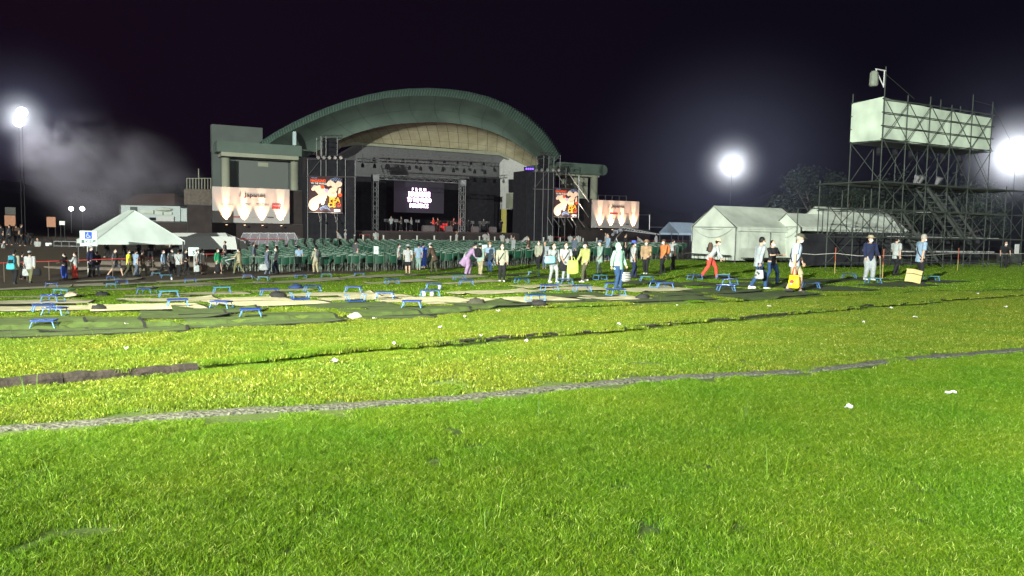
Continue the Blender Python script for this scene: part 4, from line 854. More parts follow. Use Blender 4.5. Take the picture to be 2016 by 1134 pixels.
k = MB(); sbox(k, 577, 259, 583, 286, 84, .4); k.build('fin', mat('pale_blue_fin', (.4, .5, .5), .5), bld)
# right wing
k = MB(); a0 = P(1100, 333, 84); b0 = P(1193, 333, 84); zt, zb = P(1150, 322, 84).z, P(1150, 343, 84).z; rr = (zt - zb) / 2
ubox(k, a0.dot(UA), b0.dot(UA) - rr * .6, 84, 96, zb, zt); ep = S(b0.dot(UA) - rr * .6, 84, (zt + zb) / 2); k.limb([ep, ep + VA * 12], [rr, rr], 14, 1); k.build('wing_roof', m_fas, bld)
k = MB(); sbox(k, 1100, 343, 1180, 347, 84.6, 3); k.build('wing_beam', m_con, bld)
k = MB(); a0 = P(1169, 380, 85); k.limb([Vector((a0.x, a0.y, P(1169, 347, 85).z)), Vector((a0.x, a0.y, -.6))], [.5, .5], 14); k.build('column', m_con, bld, True)
k = MB(); sbox(k, 1128, 347, 1156, 470, 86, 3); k.build('wing_wall', m_con, bld)
# stage deck
k = MB(); zt = P(850, 456, 79).z; ubox(k, P(690, 460, 78).dot(UA), P(1040, 460, 78).dot(UA), 77.5, 98, -.6, zt); k.build('stage_floor', mat('red_lit_stage', (.06, .03, .03), .5), bld)  # red stage light put into the floor colour
ZD = zt
# rigs under the roof
def rig(label, y0, y1, x0, x1, V, n):
    root = thing('lighting_batten', label, 'lighting rig', P(x0, y0, V)); k = MB(); p0, p1 = P(x0, y0, V), P(x1, y1, V)
    k.tube(p0, p1, .07); k.tube(p0 + Vector((0, 0, .35)), p1 + Vector((0, 0, .35)), .05)
    for i in range(25): q = p0.lerp(p1, i / 24); r_ = p0.lerp(p1, min(1, (i + .5) / 24)); k.tube(q, r_ + Vector((0, 0, .35)), .025, 4)
    for i in (1, 6, 12, 18, 23): q = p0.lerp(p1, i / 24); k.tube(q, q + Vector((0, 0, 2.2)), .02, 4)
    k.build('truss_bar', m_met, root)
    for i in range(n):
        q = p0.lerp(p1, (i + .5) / n); l = MB(); l.limb([q - Vector((0, 0, .1)), q - Vector((0, 0, .3)), q - Vector((0, 0, .62))], [.05, .17, .2], 8); l.build('spotlight', m_blk, root)
rig('front overhead lighting bar with dark spotlights above the stage', 318, 333, 702, 965, 86, 12); rig('rear overhead lighting bar closer under the ceiling', 307, 318, 722, 965, 91, 9)
# truss gate
gate = thing('truss_gate', 'grey box truss gate framing the stage screen', 'truss', P(738, 452, 80))
def truss(mb, a, b, w_, X, Y, n, r=.035):
    a, b = Vector(a), Vector(b); cs = [X * s_ * w_ / 2 + Y * t_ * w_ / 2 for s_, t_ in ((-1, -1), (1, -1), (1, 1), (-1, 1))]
    for q in cs: mb.tube(a + q, b + q, r, 5)
    for i in range(n):
        p0 = a.lerp(b, i / n); p1 = a.lerp(b, (i + 1) / n)
        for j in range(4):
            q, q2 = cs[j], cs[(j + 1) % 4]; mb.tube(p0 + (q if i % 2 else q2), p1 + (q2 if i % 2 else q), r * .6, 4)
for x, yt in ((738, 346), (909, 356)):
    p_ = P(x, 453, 80); q = P(x, yt, 80); k = MB(); truss(k, (p_.x, p_.y, ZD), (p_.x, p_.y, q.z), .55, UA, VA, 12); k.build('leg', m_met, gate)
    k = MB(); k.box((p_.x, p_.y, q.z - .22), (.68, .68, .66), UA, VA); k.build('corner_block', m_met, gate)
k = MB(); a0, b0 = P(742, 344, 80), P(905, 355, 80); a0.z = b0.z = (a0.z + b0.z) / 2; truss(k, a0 + Vector((0, 0, -.15)), b0 + Vector((0, 0, -.15)), .5, VA, Vector((0, 0, 1)), 22); k.build('beam', m_met, gate)
# screen
scr = thing('led_screen', 'dark grey video screen with glowing pink-white words', 'screen', P(824, 386, 90), TH)
k = MB(); sbox(k, 776, 356, 874, 419, 90, .15); k.build('screen_panel', mat('screen_grey', (.012, .012, .015), .6, emit=(.55, .4, .6), estr=.032), scr)
m_glow = mat('screen_letters', (.8, .7, .8), .6, emit=(1, .62, .95), estr=8.0)
def stxt(s, px, py, V, wpx, hpx, m_, par, name='lettering', bold=0.0):
    D_ = (P(px, py, V) - EYE).length; sc_ = P(px + wpx / 2, py, V).dot(UA) - P(px - wpx / 2, py, V).dot(UA); hz = P(px, py - hpx / 2, V).z - P(px, py + hpx / 2, V).z
    cu = text(s, 1, m_, None, Matrix.Identity(4), name, bold=bold, ext=.01); me = cu.data; xs = [v.co.x for v in me.vertices]; ys = [v.co.y for v in me.vertices]
    wx, wy = max(xs) - min(xs), max(ys) - min(ys); cx_, cy_ = (max(xs) + min(xs)) / 2, (max(ys) + min(ys)) / 2
    me.transform(Matrix.Translation((-cx_, -cy_, 0))); me.transform(Matrix.Diagonal((sc_ / wx, hz / wy, 1, 1))); me.transform(face_mat(P(px, py, V)))
    me.transform(par.matrix_basis.inverted()); cu.parent = par; return cu
stxt('F  R  O  M', 825, 373, 89.95, 27, 5, m_glow, scr, bold=.02)
stxt('NAGASAKI', 825.5, 382.5, 89.95, 42, 10.5, m_glow, scr, bold=.04)
stxt('TO THE WORLD', 825.5, 394, 89.95, 47, 8.5, m_glow, scr, bold=.015); stxt('FOR PEACE', 825, 405, 89.95, 36, 8, m_glow, scr, bold=.015)
# big black side drapes
for x0, x1, lb in ((700, 760, 'left'), (925, 985, 'right')):
    k = MB(); sbox(k, x0, 350, x1, 455, 95, .3); tag(k.build('black_curtain', m_blk), 'tall black stage curtain on the %s of the screen' % lb, 'curtain')
# black walls in front of the stage
def wall(x0, y0, x1, y1, V, label, m_=None):
    k = MB(); a0 = P(x0, (y0 + y1) / 2, V).dot(UA); b0 = P(x1, (y0 + y1) / 2, V).dot(UA); zt = P((x0 + x1) / 2, y0, V).z
    n = max(1, int((b0 - a0) / 1.8)); root = thing('scrim_wall', label, 'screen wall', S((a0 + b0) / 2, V, -.56), TH)
    k = MB(); ubox(k, a0, b0, V, V + .12, -.6, zt); k.build('dark_cloth', m_ or m_scrim, root); k = MB()
    for i in range(n + 1): u = a0 + (b0 - a0) * i / n; k.tube(S(u, V + .2, -.6), S(u, V + .2, zt + .1), .04, 5)
    k.tube(S(a0, V + .06, zt + .03), S(b0, V + .06, zt + .03), .04, 5); k.build('frame', m_dmet, root); return root
wall(370, 404, 417, 480, 72, 'dark brown cloth wall left of the left sponsor board')
wall(240, 438, 370, 480, 72.4, 'low dark wall under the white container stack')
wall(418, 441, 600, 480, 76.5, 'dark cloth wall below the left sponsor board')
wall(571, 376, 602, 440, 76.9, 'dark brown cloth panel between left board and poster')
wall(700, 459, 1040, 480, 76.8, 'dark red fronting of the stage')
wall(1135, 452, 1280, 480, 77, 'dark cloth wall below the right sponsor board')
wall(1136, 392, 1166, 452, 77.4, 'dark brown cloth panel left of the right sponsor board')
# PA towers
def tower(label, x0, x1, ytop, cab, posts, V=75.3):
    root = thing('speaker_tower', label, 'speaker tower', S(P(x0, 460, V).dot(UA), V, -.56), TH); k = MB(); sbox(k, x0, ytop, x1, 484, V, 3.2); k.build('black_scrim', m_blk, root)
    k = MB(); z0 = -.56
    for x, yt in posts:
        p_ = P(x, 440, V - .12); q = P(x, yt, V - .12); k.tube((p_.x, p_.y, z0), (p_.x, p_.y, q.z), .045, 6)
        r_ = S(p_.dot(UA), V + 1.6, 0); k.tube((r_.x, r_.y, P(x, ytop, V).z), (r_.x, r_.y, q.z), .045, 6); k.tube((p_.x, p_.y, q.z - .3), (r_.x, r_.y, q.z - .3), .04, 6)
    xs = [p_[0] for p_ in posts]
    for yy in (ytop + 1, ytop + 35): k.tube(P(xs[0] - 3, yy, V - .14), P(xs[-1] + 3, yy + 1.5, V - .14), .045, 6)
    k.tube(P(xs[0], ytop + 34, V - .18), P(xs[0] + 24, ytop + 4, V - .18), .03, 5); k.build('frame', mat('dull_steel', (.11, .11, .11), .5, metal=.4), root)
    cx0, cy0, cx1, cy1 = cab; n = 4
    for i in range(n):
        k = MB(); h_ = (cy1 - cy0) / n; sbox(k, cx0, cy0 + i * h_ + .4, cx1, cy0 + (i + 1) * h_ - .4, V + .3, 1.0); k.build('speaker_cabinet', m_blk, root)
    k = MB(); a0, b0 = P(cx0 - 4, cy0 - 3, V + .2), P(cx1 + 9, cy0 - 3, V + .2); truss(k, a0, b0, .3, VA, Vector((0, 0, 1)), 8, .03); k.build('top_truss', m_dmet, root)
    for i in range(5):
        p_ = P(cx0 - 12 + i * 11, ytop - 4, V - .4); k = MB(); k.limb([p_, p_ + Vector((0, -.25, -.15))], [.13, .17], 8); k.build('stage_lamp', m_met, root)
    return root
tower('left black speaker tower beside the stage holding the bigger poster', 602, 700, 312, (640, 272, 666, 308), [(606, 312), (632, 268), (642, 268), (664, 270), (680, 312), (699, 316)])
tower('right black speaker tower beside the stage holding the smaller poster', 1036, 1092, 337, (1068, 306, 1082, 335), [(1052, 337), (1068, 306), (1078, 306), (1088, 308), (1100, 306), (1112, 330)])
k = MB()
for (x0, y0, x1, y1) in ((1093, 336, 1110, 362), (1119, 340, 1160, 398), (1140, 400, 1159, 428), (1078, 428, 1089, 447), (1090, 430, 1103, 447), (1117, 430, 1128, 447), (1124, 429, 1136, 447), (1138, 430, 1151, 447), (1140, 346, 1139, 430)):
    k.tube(P(x0, y0, 74.4), P(x1, y1, 74.4), .045, 5)
tag(k.build('brace_poles', m_met), 'slanting steel braces around the right poster', 'braces')
# red-white barrier on stage left and blue lamps
k = MB(); m_bl = mat('blue_lamp_glow', (.1, .05, .8), .5, emit=(.12, .05, 1), estr=5)
root = thing('blue_lamp_row', 'row of four small blue lamps on top of the right speaker tower', 'lamps', P(1043, 333, 75))
k = MB(); sbox(k, 1034, 329, 1052, 336, 75, .3); k.build('housing', m_blk, root)
for i in range(4):
    k = MB(); k.ball(P(1036.5 + i * 4.2, 332.5, 74.95), .11, 8, 6); k.build('blue_lamp', m_bl, root)

# ------------------------------------------------------------------ sponsor boards
m_board = mat('sponsor_board_white', (.34, .32, .3), .7, var=.03); m_ink = mat('brown_ink', (.045, .025, .018), .7); m_red = mat('dark_red_ink', (.25, .02, .03), .7); m_inkl = mat('faint_ink', (.33, .25, .2), .7)
m_flood = mat('warm_lamp_glass', (.9, .7, .5), .3, emit=(1, .62, .35), estr=6)
def banner(x0, x1, y0, y1, V, label, extra):
    u0, u1 = P(x0, (y0 + y1) / 2, V).dot(UA), P(x1, (y0 + y1) / 2, V).dot(UA); zt, zb = P((x0 + x1) / 2, y0, V).z, P((x0 + x1) / 2, y1, V).z
    root = thing('sponsor_board', label, 'sign board', S((u0 + u1) / 2, V, zb), TH); k = MB(); ubox(k, u0, u1, V, V + .1, zb, zt); k.build('board', m_board, root)
    W, H = u1 - u0, zt - zb
    def put(s, fx, fz, wf, hf, m_, bold=0):
        cu = text(s, 1, m_, None, Matrix.Identity(4), bold=bold); me = cu.data; xs = [v.co.x for v in me.vertices]; ys = [v.co.y for v in me.vertices]; wx, wy = max(xs) - min(xs), max(ys) - min(ys)
        me.transform(Matrix.Translation((-(max(xs) + min(xs)) / 2, -(max(ys) + min(ys)) / 2, 0))); me.transform(Matrix.Diagonal((wf * W / wx, hf * H / wy, 1, 1)))
        me.transform(face_mat(S(u0 + fx * W, V, zb + fz * H))); me.transform(root.matrix_basis.inverted()); cu.parent = root
    def bar(fx, fz, wf, hf, m_): k = MB(); ubox(k, u0 + (fx - wf / 2) * W, u0 + (fx + wf / 2) * W, V - .012, V - .002, zb + (fz - hf / 2) * H, zb + (fz + hf / 2) * H); k.build('printed_mark', m_, root)
    put('Japanet', .54, .78, .28, .15, m_ink, .03)
    k = MB(); pts = [S(u0 + (.335 + .03 * t) * W + .02 * math.sin(t * 5), V - .01, zb + (.74 + .12 * t * t) * H) for t in np.linspace(0, 1, 8)]; k.limb(pts, [.02] * 8, 4); k.build('logo_mark', m_red, root)
    for e in extra:
        if e[0] == 't': put(e[1], *e[2:])
        else: bar(*e[1:])
    for i, fx in enumerate((.17, .40, .63, .88)):
        p_ = S(u0 + fx * W, V - .34, zb - .2); k = MB(); k.limb([p_ - Vector((0, 0, .16)), p_ - Vector((0, 0, .02))], [.07, .1], 10); k.tube(p_ - Vector((0, 0, .12)), p_ + VA * .45 - Vector((0, 0, .2)), .02, 5)
        l = k.build('uplight', m_dmet, root); k = MB(); k.limb([p_ - Vector((0, 0, .02)), p_ - Vector((0, 0, .0))], [.09, .09], 10); k.build('uplight_glass', m_flood, root)
        lamp('board_uplight_lamp', 'SPOT', p_ + Vector((0, 0, .03)), 2600, (1, .5, .28), .05, S(u0 + fx * W, V + .1, zb + H * .8), 56, .6)
        lamp('board_uplight_core', 'SPOT', p_ + Vector((0, 0, .03)), 5200, (1, .66, .42), .05, S(u0 + fx * W, V + .0, zb + H * .8), 17, .7)
banner(418, 570, 370, 439, 76, 'larger sponsor board lit by four warm uplights at left', [('t', 'MSC', .45, .53, .08, .05, m_ink), ('b', .2, .5, .12, .02, m_inkl), ('b', .64, .545, .17, .012, m_ink), ('b', .63, .5, .18, .008, m_inkl),
       ('b', .825, .5, .115, .16, m_red), ('t', 'MEDIA', .825, .52, .09, .05, m_board), ('b', .82, .455, .07, .025, m_board), ('b', .3, .165, .09, .035, m_red), ('b', .52, .16, .05, .02, m_inkl), ('b', .745, .175, .085, .03, m_ink), ('b', .75, .13, .06, .01, m_inkl), ('b', .12, .5, .02, .05, m_inkl), ('b', .78, .31, .04, .015, m_inkl)])
banner(1165, 1258, 395, 449, 76, 'smaller sponsor board lit by four warm uplights at right', [('b', .46, .53, .17, .055, m_red), ('b', .46, .53, .14, .03, m_board), ('t', 'O', .6, .53, .04, .08, m_ink, .0), ('b', .74, .53, .08, .015, m_ink), ('t', 'PEACE', .88, .54, .12, .05, m_inkl),
       ('b', .2, .53, .1, .012, m_inkl), ('b', .2, .34, .01, .03, m_ink), ('b', .33, .34, .01, .03, m_ink), ('b', .46, .34, .01, .03, m_ink), ('b', .75, .15, .07, .04, m_ink), ('b', .3, .15, .06, .012, m_inkl), ('b', .5, .15, .06, .02, m_red)])

# ------------------------------------------------------------------ posters (abstract flowing shapes in place of the drawn figures)
m_pk = mat('poster_dark', (.035, .018, .02), .6); m_cream = mat('poster_cream', (.8, .55, .4), .6); m_por = mat('poster_orange_red', (.8, .1, .03), .6); m_pye = mat('poster_orange', (.85, .35, .03), .6); m_pbl = mat('poster_blue', (.2, .3, .5), .6); m_pli = mat('poster_lilac', (.5, .38, .6), .6); m_pwh = mat('poster_white', (.75, .75, .75), .6)
def poster(x0, x1, y0, y1, V, label):
    u0, u1 = P(x0, (y0 + y1) / 2, V).dot(UA), P(x1, (y0 + y1) / 2, V).dot(UA); zt, zb = P((x0 + x1) / 2, y0, V).z, P((x0 + x1) / 2, y1, V).z; W, H = u1 - u0, zt - zb
    root = thing('poster', label, 'poster', S((u0 + u1) / 2, V, zb), TH); k = MB(); ubox(k, u0, u1, V, V + .1, zb, zt); k.build('panel', m_pk, root)
    k = MB(); ubox(k, u0 - .03, u1 + .03, V - .06, V + .1, zb - .06, zb - .005); k.build('bottom_rail', m_met, root)
    def put(s, fx, fz, wf, hf, m_, bold=0):
        cu = text(s, 1, m_, None, Matrix.Identity(4), bold=bold); me = cu.data; xs = [v.co.x for v in me.vertices]; ys = [v.co.y for v in me.vertices]; wx, wy = max(xs) - min(xs), max(ys) - min(ys)
        me.transform(Matrix.Translation((-(max(xs) + min(xs)) / 2, -(max(ys) + min(ys)) / 2, 0))); me.transform(Matrix.Diagonal((wf * W / wx, hf * H / wy, 1, 1)))
        me.transform(face_mat(S(u0 + fx * W, V, zb + fz * H), off=.03)); me.transform(root.matrix_basis.inverted()); cu.parent = root
    def blob(pts, rad, m_, nm): k = MB(); k.limb([S(u0 + x * W, V - .012, zb + z * H) for x, z in pts], [r * W for r in rad], 10); 
    def flat(pts, rad, m_, nm, dv=.012):
        k = MB(); n_ = len(pts); cs = []
        P2 = [Vector((x * W, z * H)) for x, z in pts]
        L_ = []; Rr = []
        for i in range(n_):
            d = (P2[min(i + 1, n_ - 1)] - P2[max(i - 1, 0)]).normalized(); nn = Vector((-d.y, d.x)); L_.append(P2[i] + nn * rad[i] * W); Rr.append(P2[i] - nn * rad[i] * W)
        k.slab([[S(u0 + q.x, V - dv, zb + q.y) for q in L_], [S(u0 + q.x, V - dv, zb + q.y) for q in Rr]], -VA * .006)
        for q, r_ in ((P2[0], rad[0]), (P2[-1], rad[-1])):
            c_ = [S(u0 + q.x + math.cos(t) * r_ * W, V - dv - .001, zb + q.y + math.sin(t) * r_ * W) for t in np.linspace(0, 2 * math.pi, 17)[:-1]]; k.add(c_, [tuple(range(16))])
        k.build(nm, m_, root)
    put('FROM', .16, .94, .16, .035, m_pbl); put('NAGASAKI', .27, .87, .44, .085, m_por, .04); put('TO THE WORLD', .29, .79, .46, .05, m_pwh, .02); put('FOR', .14, .71, .12, .04, m_pbl)
    put('PEA', .77, .36, .33, .15, m_pye, .03); put('CE', .68, .215, .22, .13, m_pye, .03); put('2022', .84, .06, .2, .055, m_pwh, .03)
    k = MB(); c_ = S(u0 + .89 * W, V - .03, zb + .215 * H); r_ = .055 * W
    ring = [c_ + UA * math.cos(t) * r_ + Vector((0, 0, math.sin(t) * r_)) for t in np.linspace(0, 2 * math.pi, 21)]; k.limb(ring, [.018] * 21, 4); k.tube(c_ + Vector((0, 0, r_)), c_ - Vector((0, 0, r_)), .016, 4)
    for s_ in (-1, 1): k.tube(c_, c_ + (UA * s_ - Vector((0, 0, 1))) * r_ * .7, .016, 4)
    k.build('peace_symbol', m_por, root)
    t = np.linspace(0, 1, 15)
    flat([(.12 + .5 * q + .0 * q, .63 + .05 * math.sin(q * 6)) for q in t * .7], [.05 + .035 * math.sin(q * 9) ** 2 for q in t], m_cream, 'cream_shape')
    flat([(.25 + .12 * math.sin(q * 5), .6 - .42 * q) for q in t], [.06 + .09 * q for q in t], m_cream, 'cream_shape', .02)
    flat([(.4 + .1 * q, .25 + .25 * q) for q in t], [.05 + .01 * math.sin(q * 20) for q in t], m_cream, 'cream_shape', .028)
    flat([(.58 + .32 * q, .78 + .04 * math.sin(q * 7)) for q in t], [.06 + .03 * math.sin(q * 8) ** 2 for q in t], m_cream, 'cream_shape', .02)
    flat([(.72 + .06 * math.sin(q * 6), .75 - .25 * q) for q in t], [.05 + .08 * q for q in t], m_cream, 'cream_shape', .028)
    flat([(.92 - .02 * q, .66 - .12 * q) for q in t], [.035] * 15, m_cream, 'cream_shape', .03)
    for fx, fz, m_ in ((.4, .7, m_por), (.93, .5, m_por), (.12, .12, m_pli), (.52, .6, m_pli)):
        k = MB()
        for a_ in range(6): cc = S(u0 + fx * W + math.cos(a_ * 1.047) * .035 * W, V - .034, zb + fz * H + math.sin(a_ * 1.047) * .035 * W); k.add([cc + UA * math.cos(q) * .028 * W + Vector((0, 0, math.sin(q) * .028 * W)) for q in np.linspace(0, 6.28, 9)[:-1]], [tuple(range(8))])
        k.build('flower', m_, root)
    for fx, fz, dx, dz in ((.6, .88, .32, .05), (.32, .1, .26, .05)):
        k = MB()
        for a_ in np.linspace(0, 1, 7):
            b_ = S(u0 + (fx + dx * a_) * W, V - .03, zb + (fz + dz * math.sin(a_ * 3)) * H)
            for s_ in (-1, 1): k.tube(b_, b_ + UA * .05 * W + Vector((0, 0, s_ * .05 * H)), .022, 4)
        k.build('leaf_frond', m_pbl, root)
    k = MB(); 
    for fx in (.28, .75): p_ = S(u0 + fx * W, V - .9, zb - .95); k.limb([p_, p_ + Vector((0, 0, .1)) + VA * .1], [.09, .13], 8); k.tube(p_, S(u0 + fx * W, V, zb - .1), .025, 5)
    k.build('poster_lamp', m_met, root)
    for fx in (.28, .75): lamp('poster_spot', 'SPOT', S(u0 + fx * W, V - .85, zb - .75), 620, (1, .82, .66), .06, S(u0 + fx * W, V, zb + H * .45), 90, .9)
poster(608, 674, 347, 418, 74.7, 'bigger dark festival poster with red lettering on the left tower'); poster(1091, 1138, 370, 427, 74.7, 'smaller dark festival poster with red lettering on the right tower')

# ------------------------------------------------------------------ musicians' gear and people on the stage
def on_stage(px, V): q = P(px, 450, V); return (q.x, q.y, ZD)
mus = [(770, 82, 'grey', 'leftmost dim stagehand beside the left truss leg'), (790, 83, 'dgrey', 'second dim stagehand left of the screen bottom'), (810, 84, 'grey', 'dim stagehand below the left half of the screen'), (853, 82, 'red', 'crouching stagehand in red light'), (862, 85, 'brown', 'stagehand in red light left of the drums'), (893, 83, 'dgrey', 'stagehand with pale hat right of the drums'),
       (906, 82, 'red', 'stagehand at the foot of the right truss leg'), (952, 84, 'dgrey', 'dim stagehand in front of the right curtain'), (986, 83, 'black', 'dim stagehand beside the yellow column'), (922, 86, 'black', 'dim stagehand behind the right truss leg')]
for x, V, c_, lb in mus: person(x, 0, 0, random.choice([90, 180, 270, 0]), lb, c_, 'black', loc=on_stage(x, V), h=1.65, stride=.08, parts=False, mask=False, arms=((.4, .9), (.3, .7)), group='stagehands clearing the stage')
drm = thing('drum_kit', 'drum kit glowing red under the stage light', 'drum kit', on_stage(876, 84)); q = Vector(on_stage(876, 84)); m_dr = mat('red_lit_drum', (.4, .03, .03), .3); m_cy = mat('brass_cymbal', (.6, .4, .12), .3, metal=.8)  # drum colour carries the red of the stage light
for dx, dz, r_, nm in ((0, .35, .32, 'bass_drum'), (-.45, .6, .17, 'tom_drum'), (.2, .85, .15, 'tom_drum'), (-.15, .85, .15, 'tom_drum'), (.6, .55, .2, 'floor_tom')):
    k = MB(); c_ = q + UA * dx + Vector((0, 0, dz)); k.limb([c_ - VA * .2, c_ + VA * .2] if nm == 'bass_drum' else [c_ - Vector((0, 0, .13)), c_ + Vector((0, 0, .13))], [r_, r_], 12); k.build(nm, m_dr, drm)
for dx in (-.7, .75, .35):
    k = MB(); c_ = q + UA * dx + Vector((0, 0, 1.25)); k.limb([c_, c_ + Vector((0, 0, .02))], [.24, .05], 12); k.tube(c_, c_ - Vector((0, 0, 1.25)), .015, 5); k.build('cymbal', m_cy, drm)
for i, x in enumerate((838, 848, 883, 935, 970)):
    q = Vector(on_stage(x, 80.5)); k = MB(); k.box(q + Vector((0, 0, .3)), (.8, .5, .55), UA, VA); k.box(q + Vector((0, 0, .62)) , (.7, .45, .12), UA, VA)
    tag(k.build('equipment_case', mat('case_grey', (.12, .1, .1), .5)), 'low equipment case on the stage edge, %s from the left' % ORD[i], 'case', 'equipment cases on the stage')
for i, x in enumerate((760, 780, 800, 822, 930, 945, 960)):
    q = Vector(on_stage(x, 86)); k = MB(); k.tube(q, q + Vector((0, 0, 1.15)), .025, 5); k.box(q + Vector((0, 0, 1.2)), (.5, .06, .35), UA, VA); tag(k.build('music_stand', m_met), 'music stand on the dim stage, %s from the left' % ORD[i], 'music stand', 'music stands on the stage')
lamp('red_stage_light', 'SPOT', Vector(on_stage(876, 83)) + Vector((0, -3, 7)), 5200, (1, .06, .05), .1, on_stage(880, 83), 58, .9)
lamp('stage_work_light', 'SPOT', P(985, 400, 86), 60, (1, .75, .45), .1, on_stage(1010, 88), 60, .9)
lamp('stage_wash', 'SPOT', P(840, 330, 86), 1100, (.75, .7, 1), .1, on_stage(830, 88), 120, 1)
# white post row and red barrier in front of the stage
m_post = mat('white_post', (.6, .58, .52), .6); m_redbar = mat('red_barrier', (.28, .02, .018), .6)
for i, x in enumerate((698, 715, 755, 787, 821, 855, 887, 913, 944, 974, 1070, 1103, 1148, 1175)):
    q = P(x, 470, 73); k = MB(); k.tube((q.x, q.y, gf(q.x, q.y)), (q.x, q.y, gf(q.x, q.y) + 1.15), .07, 6); k.tube((q.x, q.y, gf(q.x, q.y) + 1.15), (q.x, q.y, gf(q.x, q.y) + 1.2), .09, 6)
    tag(k.build('marker_post', m_post), 'white marker post behind the last seats, %s from the left' % ORD[i], 'post', 'white posts behind the seats')
def barrier(x0, x1, V, zr, label, n=3, mt=None):
    k = MB(); a0, b0 = P(x0, 475, V), P(x1, 475, V); root = thing('barrier', label, 'barrier', (a0.x, a0.y, gf(a0.x, a0.y)))
    for i in range(n): q = a0.lerp(b0, i / (n - 1)); z = gf(q.x, q.y); k.tube((q.x, q.y, z), (q.x, q.y, z + zr + .05), .02, 5)
    k.build('posts', mat('brown_post', (.12, .09, .07), .7), root); k = MB(); za, zb = gf(a0.x, a0.y), gf(b0.x, b0.y)
    for dz in (0,): k.tube((a0.x, a0.y, za + zr + dz), (b0.x, b0.y, zb + zr + dz), .03, 5)
    k.build('rail', mt or m_redbar, root)
barrier(708, 728, 74, 1.2, 'short red and white barrier left of the stage centre'); barrier(1090, 1124, 74, 1.25, 'red barrier between two stewards at right'); barrier(1240, 1352, 68, 1.05, 'long red barrier left of the white tents', 6)
barrier(-40, 300, 48, 1.0, 'long red tape barrier behind the people at left', 9); barrier(372, 440, 50, 1.05, 'red barrier right of the green-white tent', 3); barrier(440, 560, 62, 1.05, 'red barrier in front of the clear vinyl tent', 5)

# camera crane
cr_ = thing('camera_crane', 'white camera crane with long striped arm in front of the right board', 'camera crane', P(1207, 480, 70))
k = MB(); a0, b0 = P(1226, 453, 70), P(1298, 462, 70); k.tube(a0, b0, .05, 6); k.tube(a0 + Vector((0, 0, .3)), b0 + Vector((0, 0, .05)), .04, 6)
for i in range(14): q = a0.lerp(b0, i / 14); k.tube(q, q.lerp(b0, .06) + Vector((0, 0, .28 * (1 - i / 14))), .03, 4)
k.build('arm', mat('crane_white', (.6, .6, .6), .5), cr_)
k = MB(); q = P(1213, 460, 70); z = gf(q.x, q.y)
for dx, dy in ((-.6, -.3), (.6, -.3), (0, .5)): k.tube((q.x, q.y, q.z - .5), (q.x + dx, q.y + dy, z), .04, 5)
k.tube((q.x, q.y, q.z - .5), P(1226, 453, 70), .06, 6); k.build('tripod', m_met, cr_)
k = MB(); k.box(P(1212, 456, 69.8), (.5, .4, .4)); k.limb([P(1212, 456, 69.5), P(1206, 462, 69)], [.12, .16], 8); k.ball(P(1222, 453, 69.6), (.3, .3, .25), 10, 8); k.build('camera_head', mat('crane_grey', (.3, .3, .32), .5), cr_)

# ================================================================== TENTS
m_tent = mat('tent_canvas', (.48, .52, .44), .85, var=.18, scale=.9, bump=.6); m_tentg = mat('tent_canvas_green_white', (.55, .62, .56), .85, var=.12, scale=.9, bump=.4)
m_pole = mat('tent_pole', (.12, .13, .12), .4, metal=.5)
def wavy(p00, p10, p01, p11, n=12, m_=8, amp=.03, nrm=None, sag=0.0):
    """cloth panel between four corners (bottom left/right, top left/right)"""
    ph = random.uniform(0, 9); rows = []
    nrm = nrm or (p10 - p00).cross(p01 - p00).normalized()
    for j in range(m_ + 1):
        t = j / m_; row = []
        for i in range(n + 1):
            s_ = i / n; q = (p00 * (1 - s_) + p10 * s_) * (1 - t) + (p01 * (1 - s_) + p11 * s_) * t
            e = math.sin(math.pi * s_) ** .5; q = q + nrm * amp * e * (math.sin(s_ * 17 + ph + t * 2) * .5 + math.sin(s_ * 7 + t * 5 + ph) * .6) * (1 - t * .6)
            q.z -= sag * math.sin(math.pi * s_) * math.sin(math.pi * t); row.append(q)
        rows.append(row)
    return rows
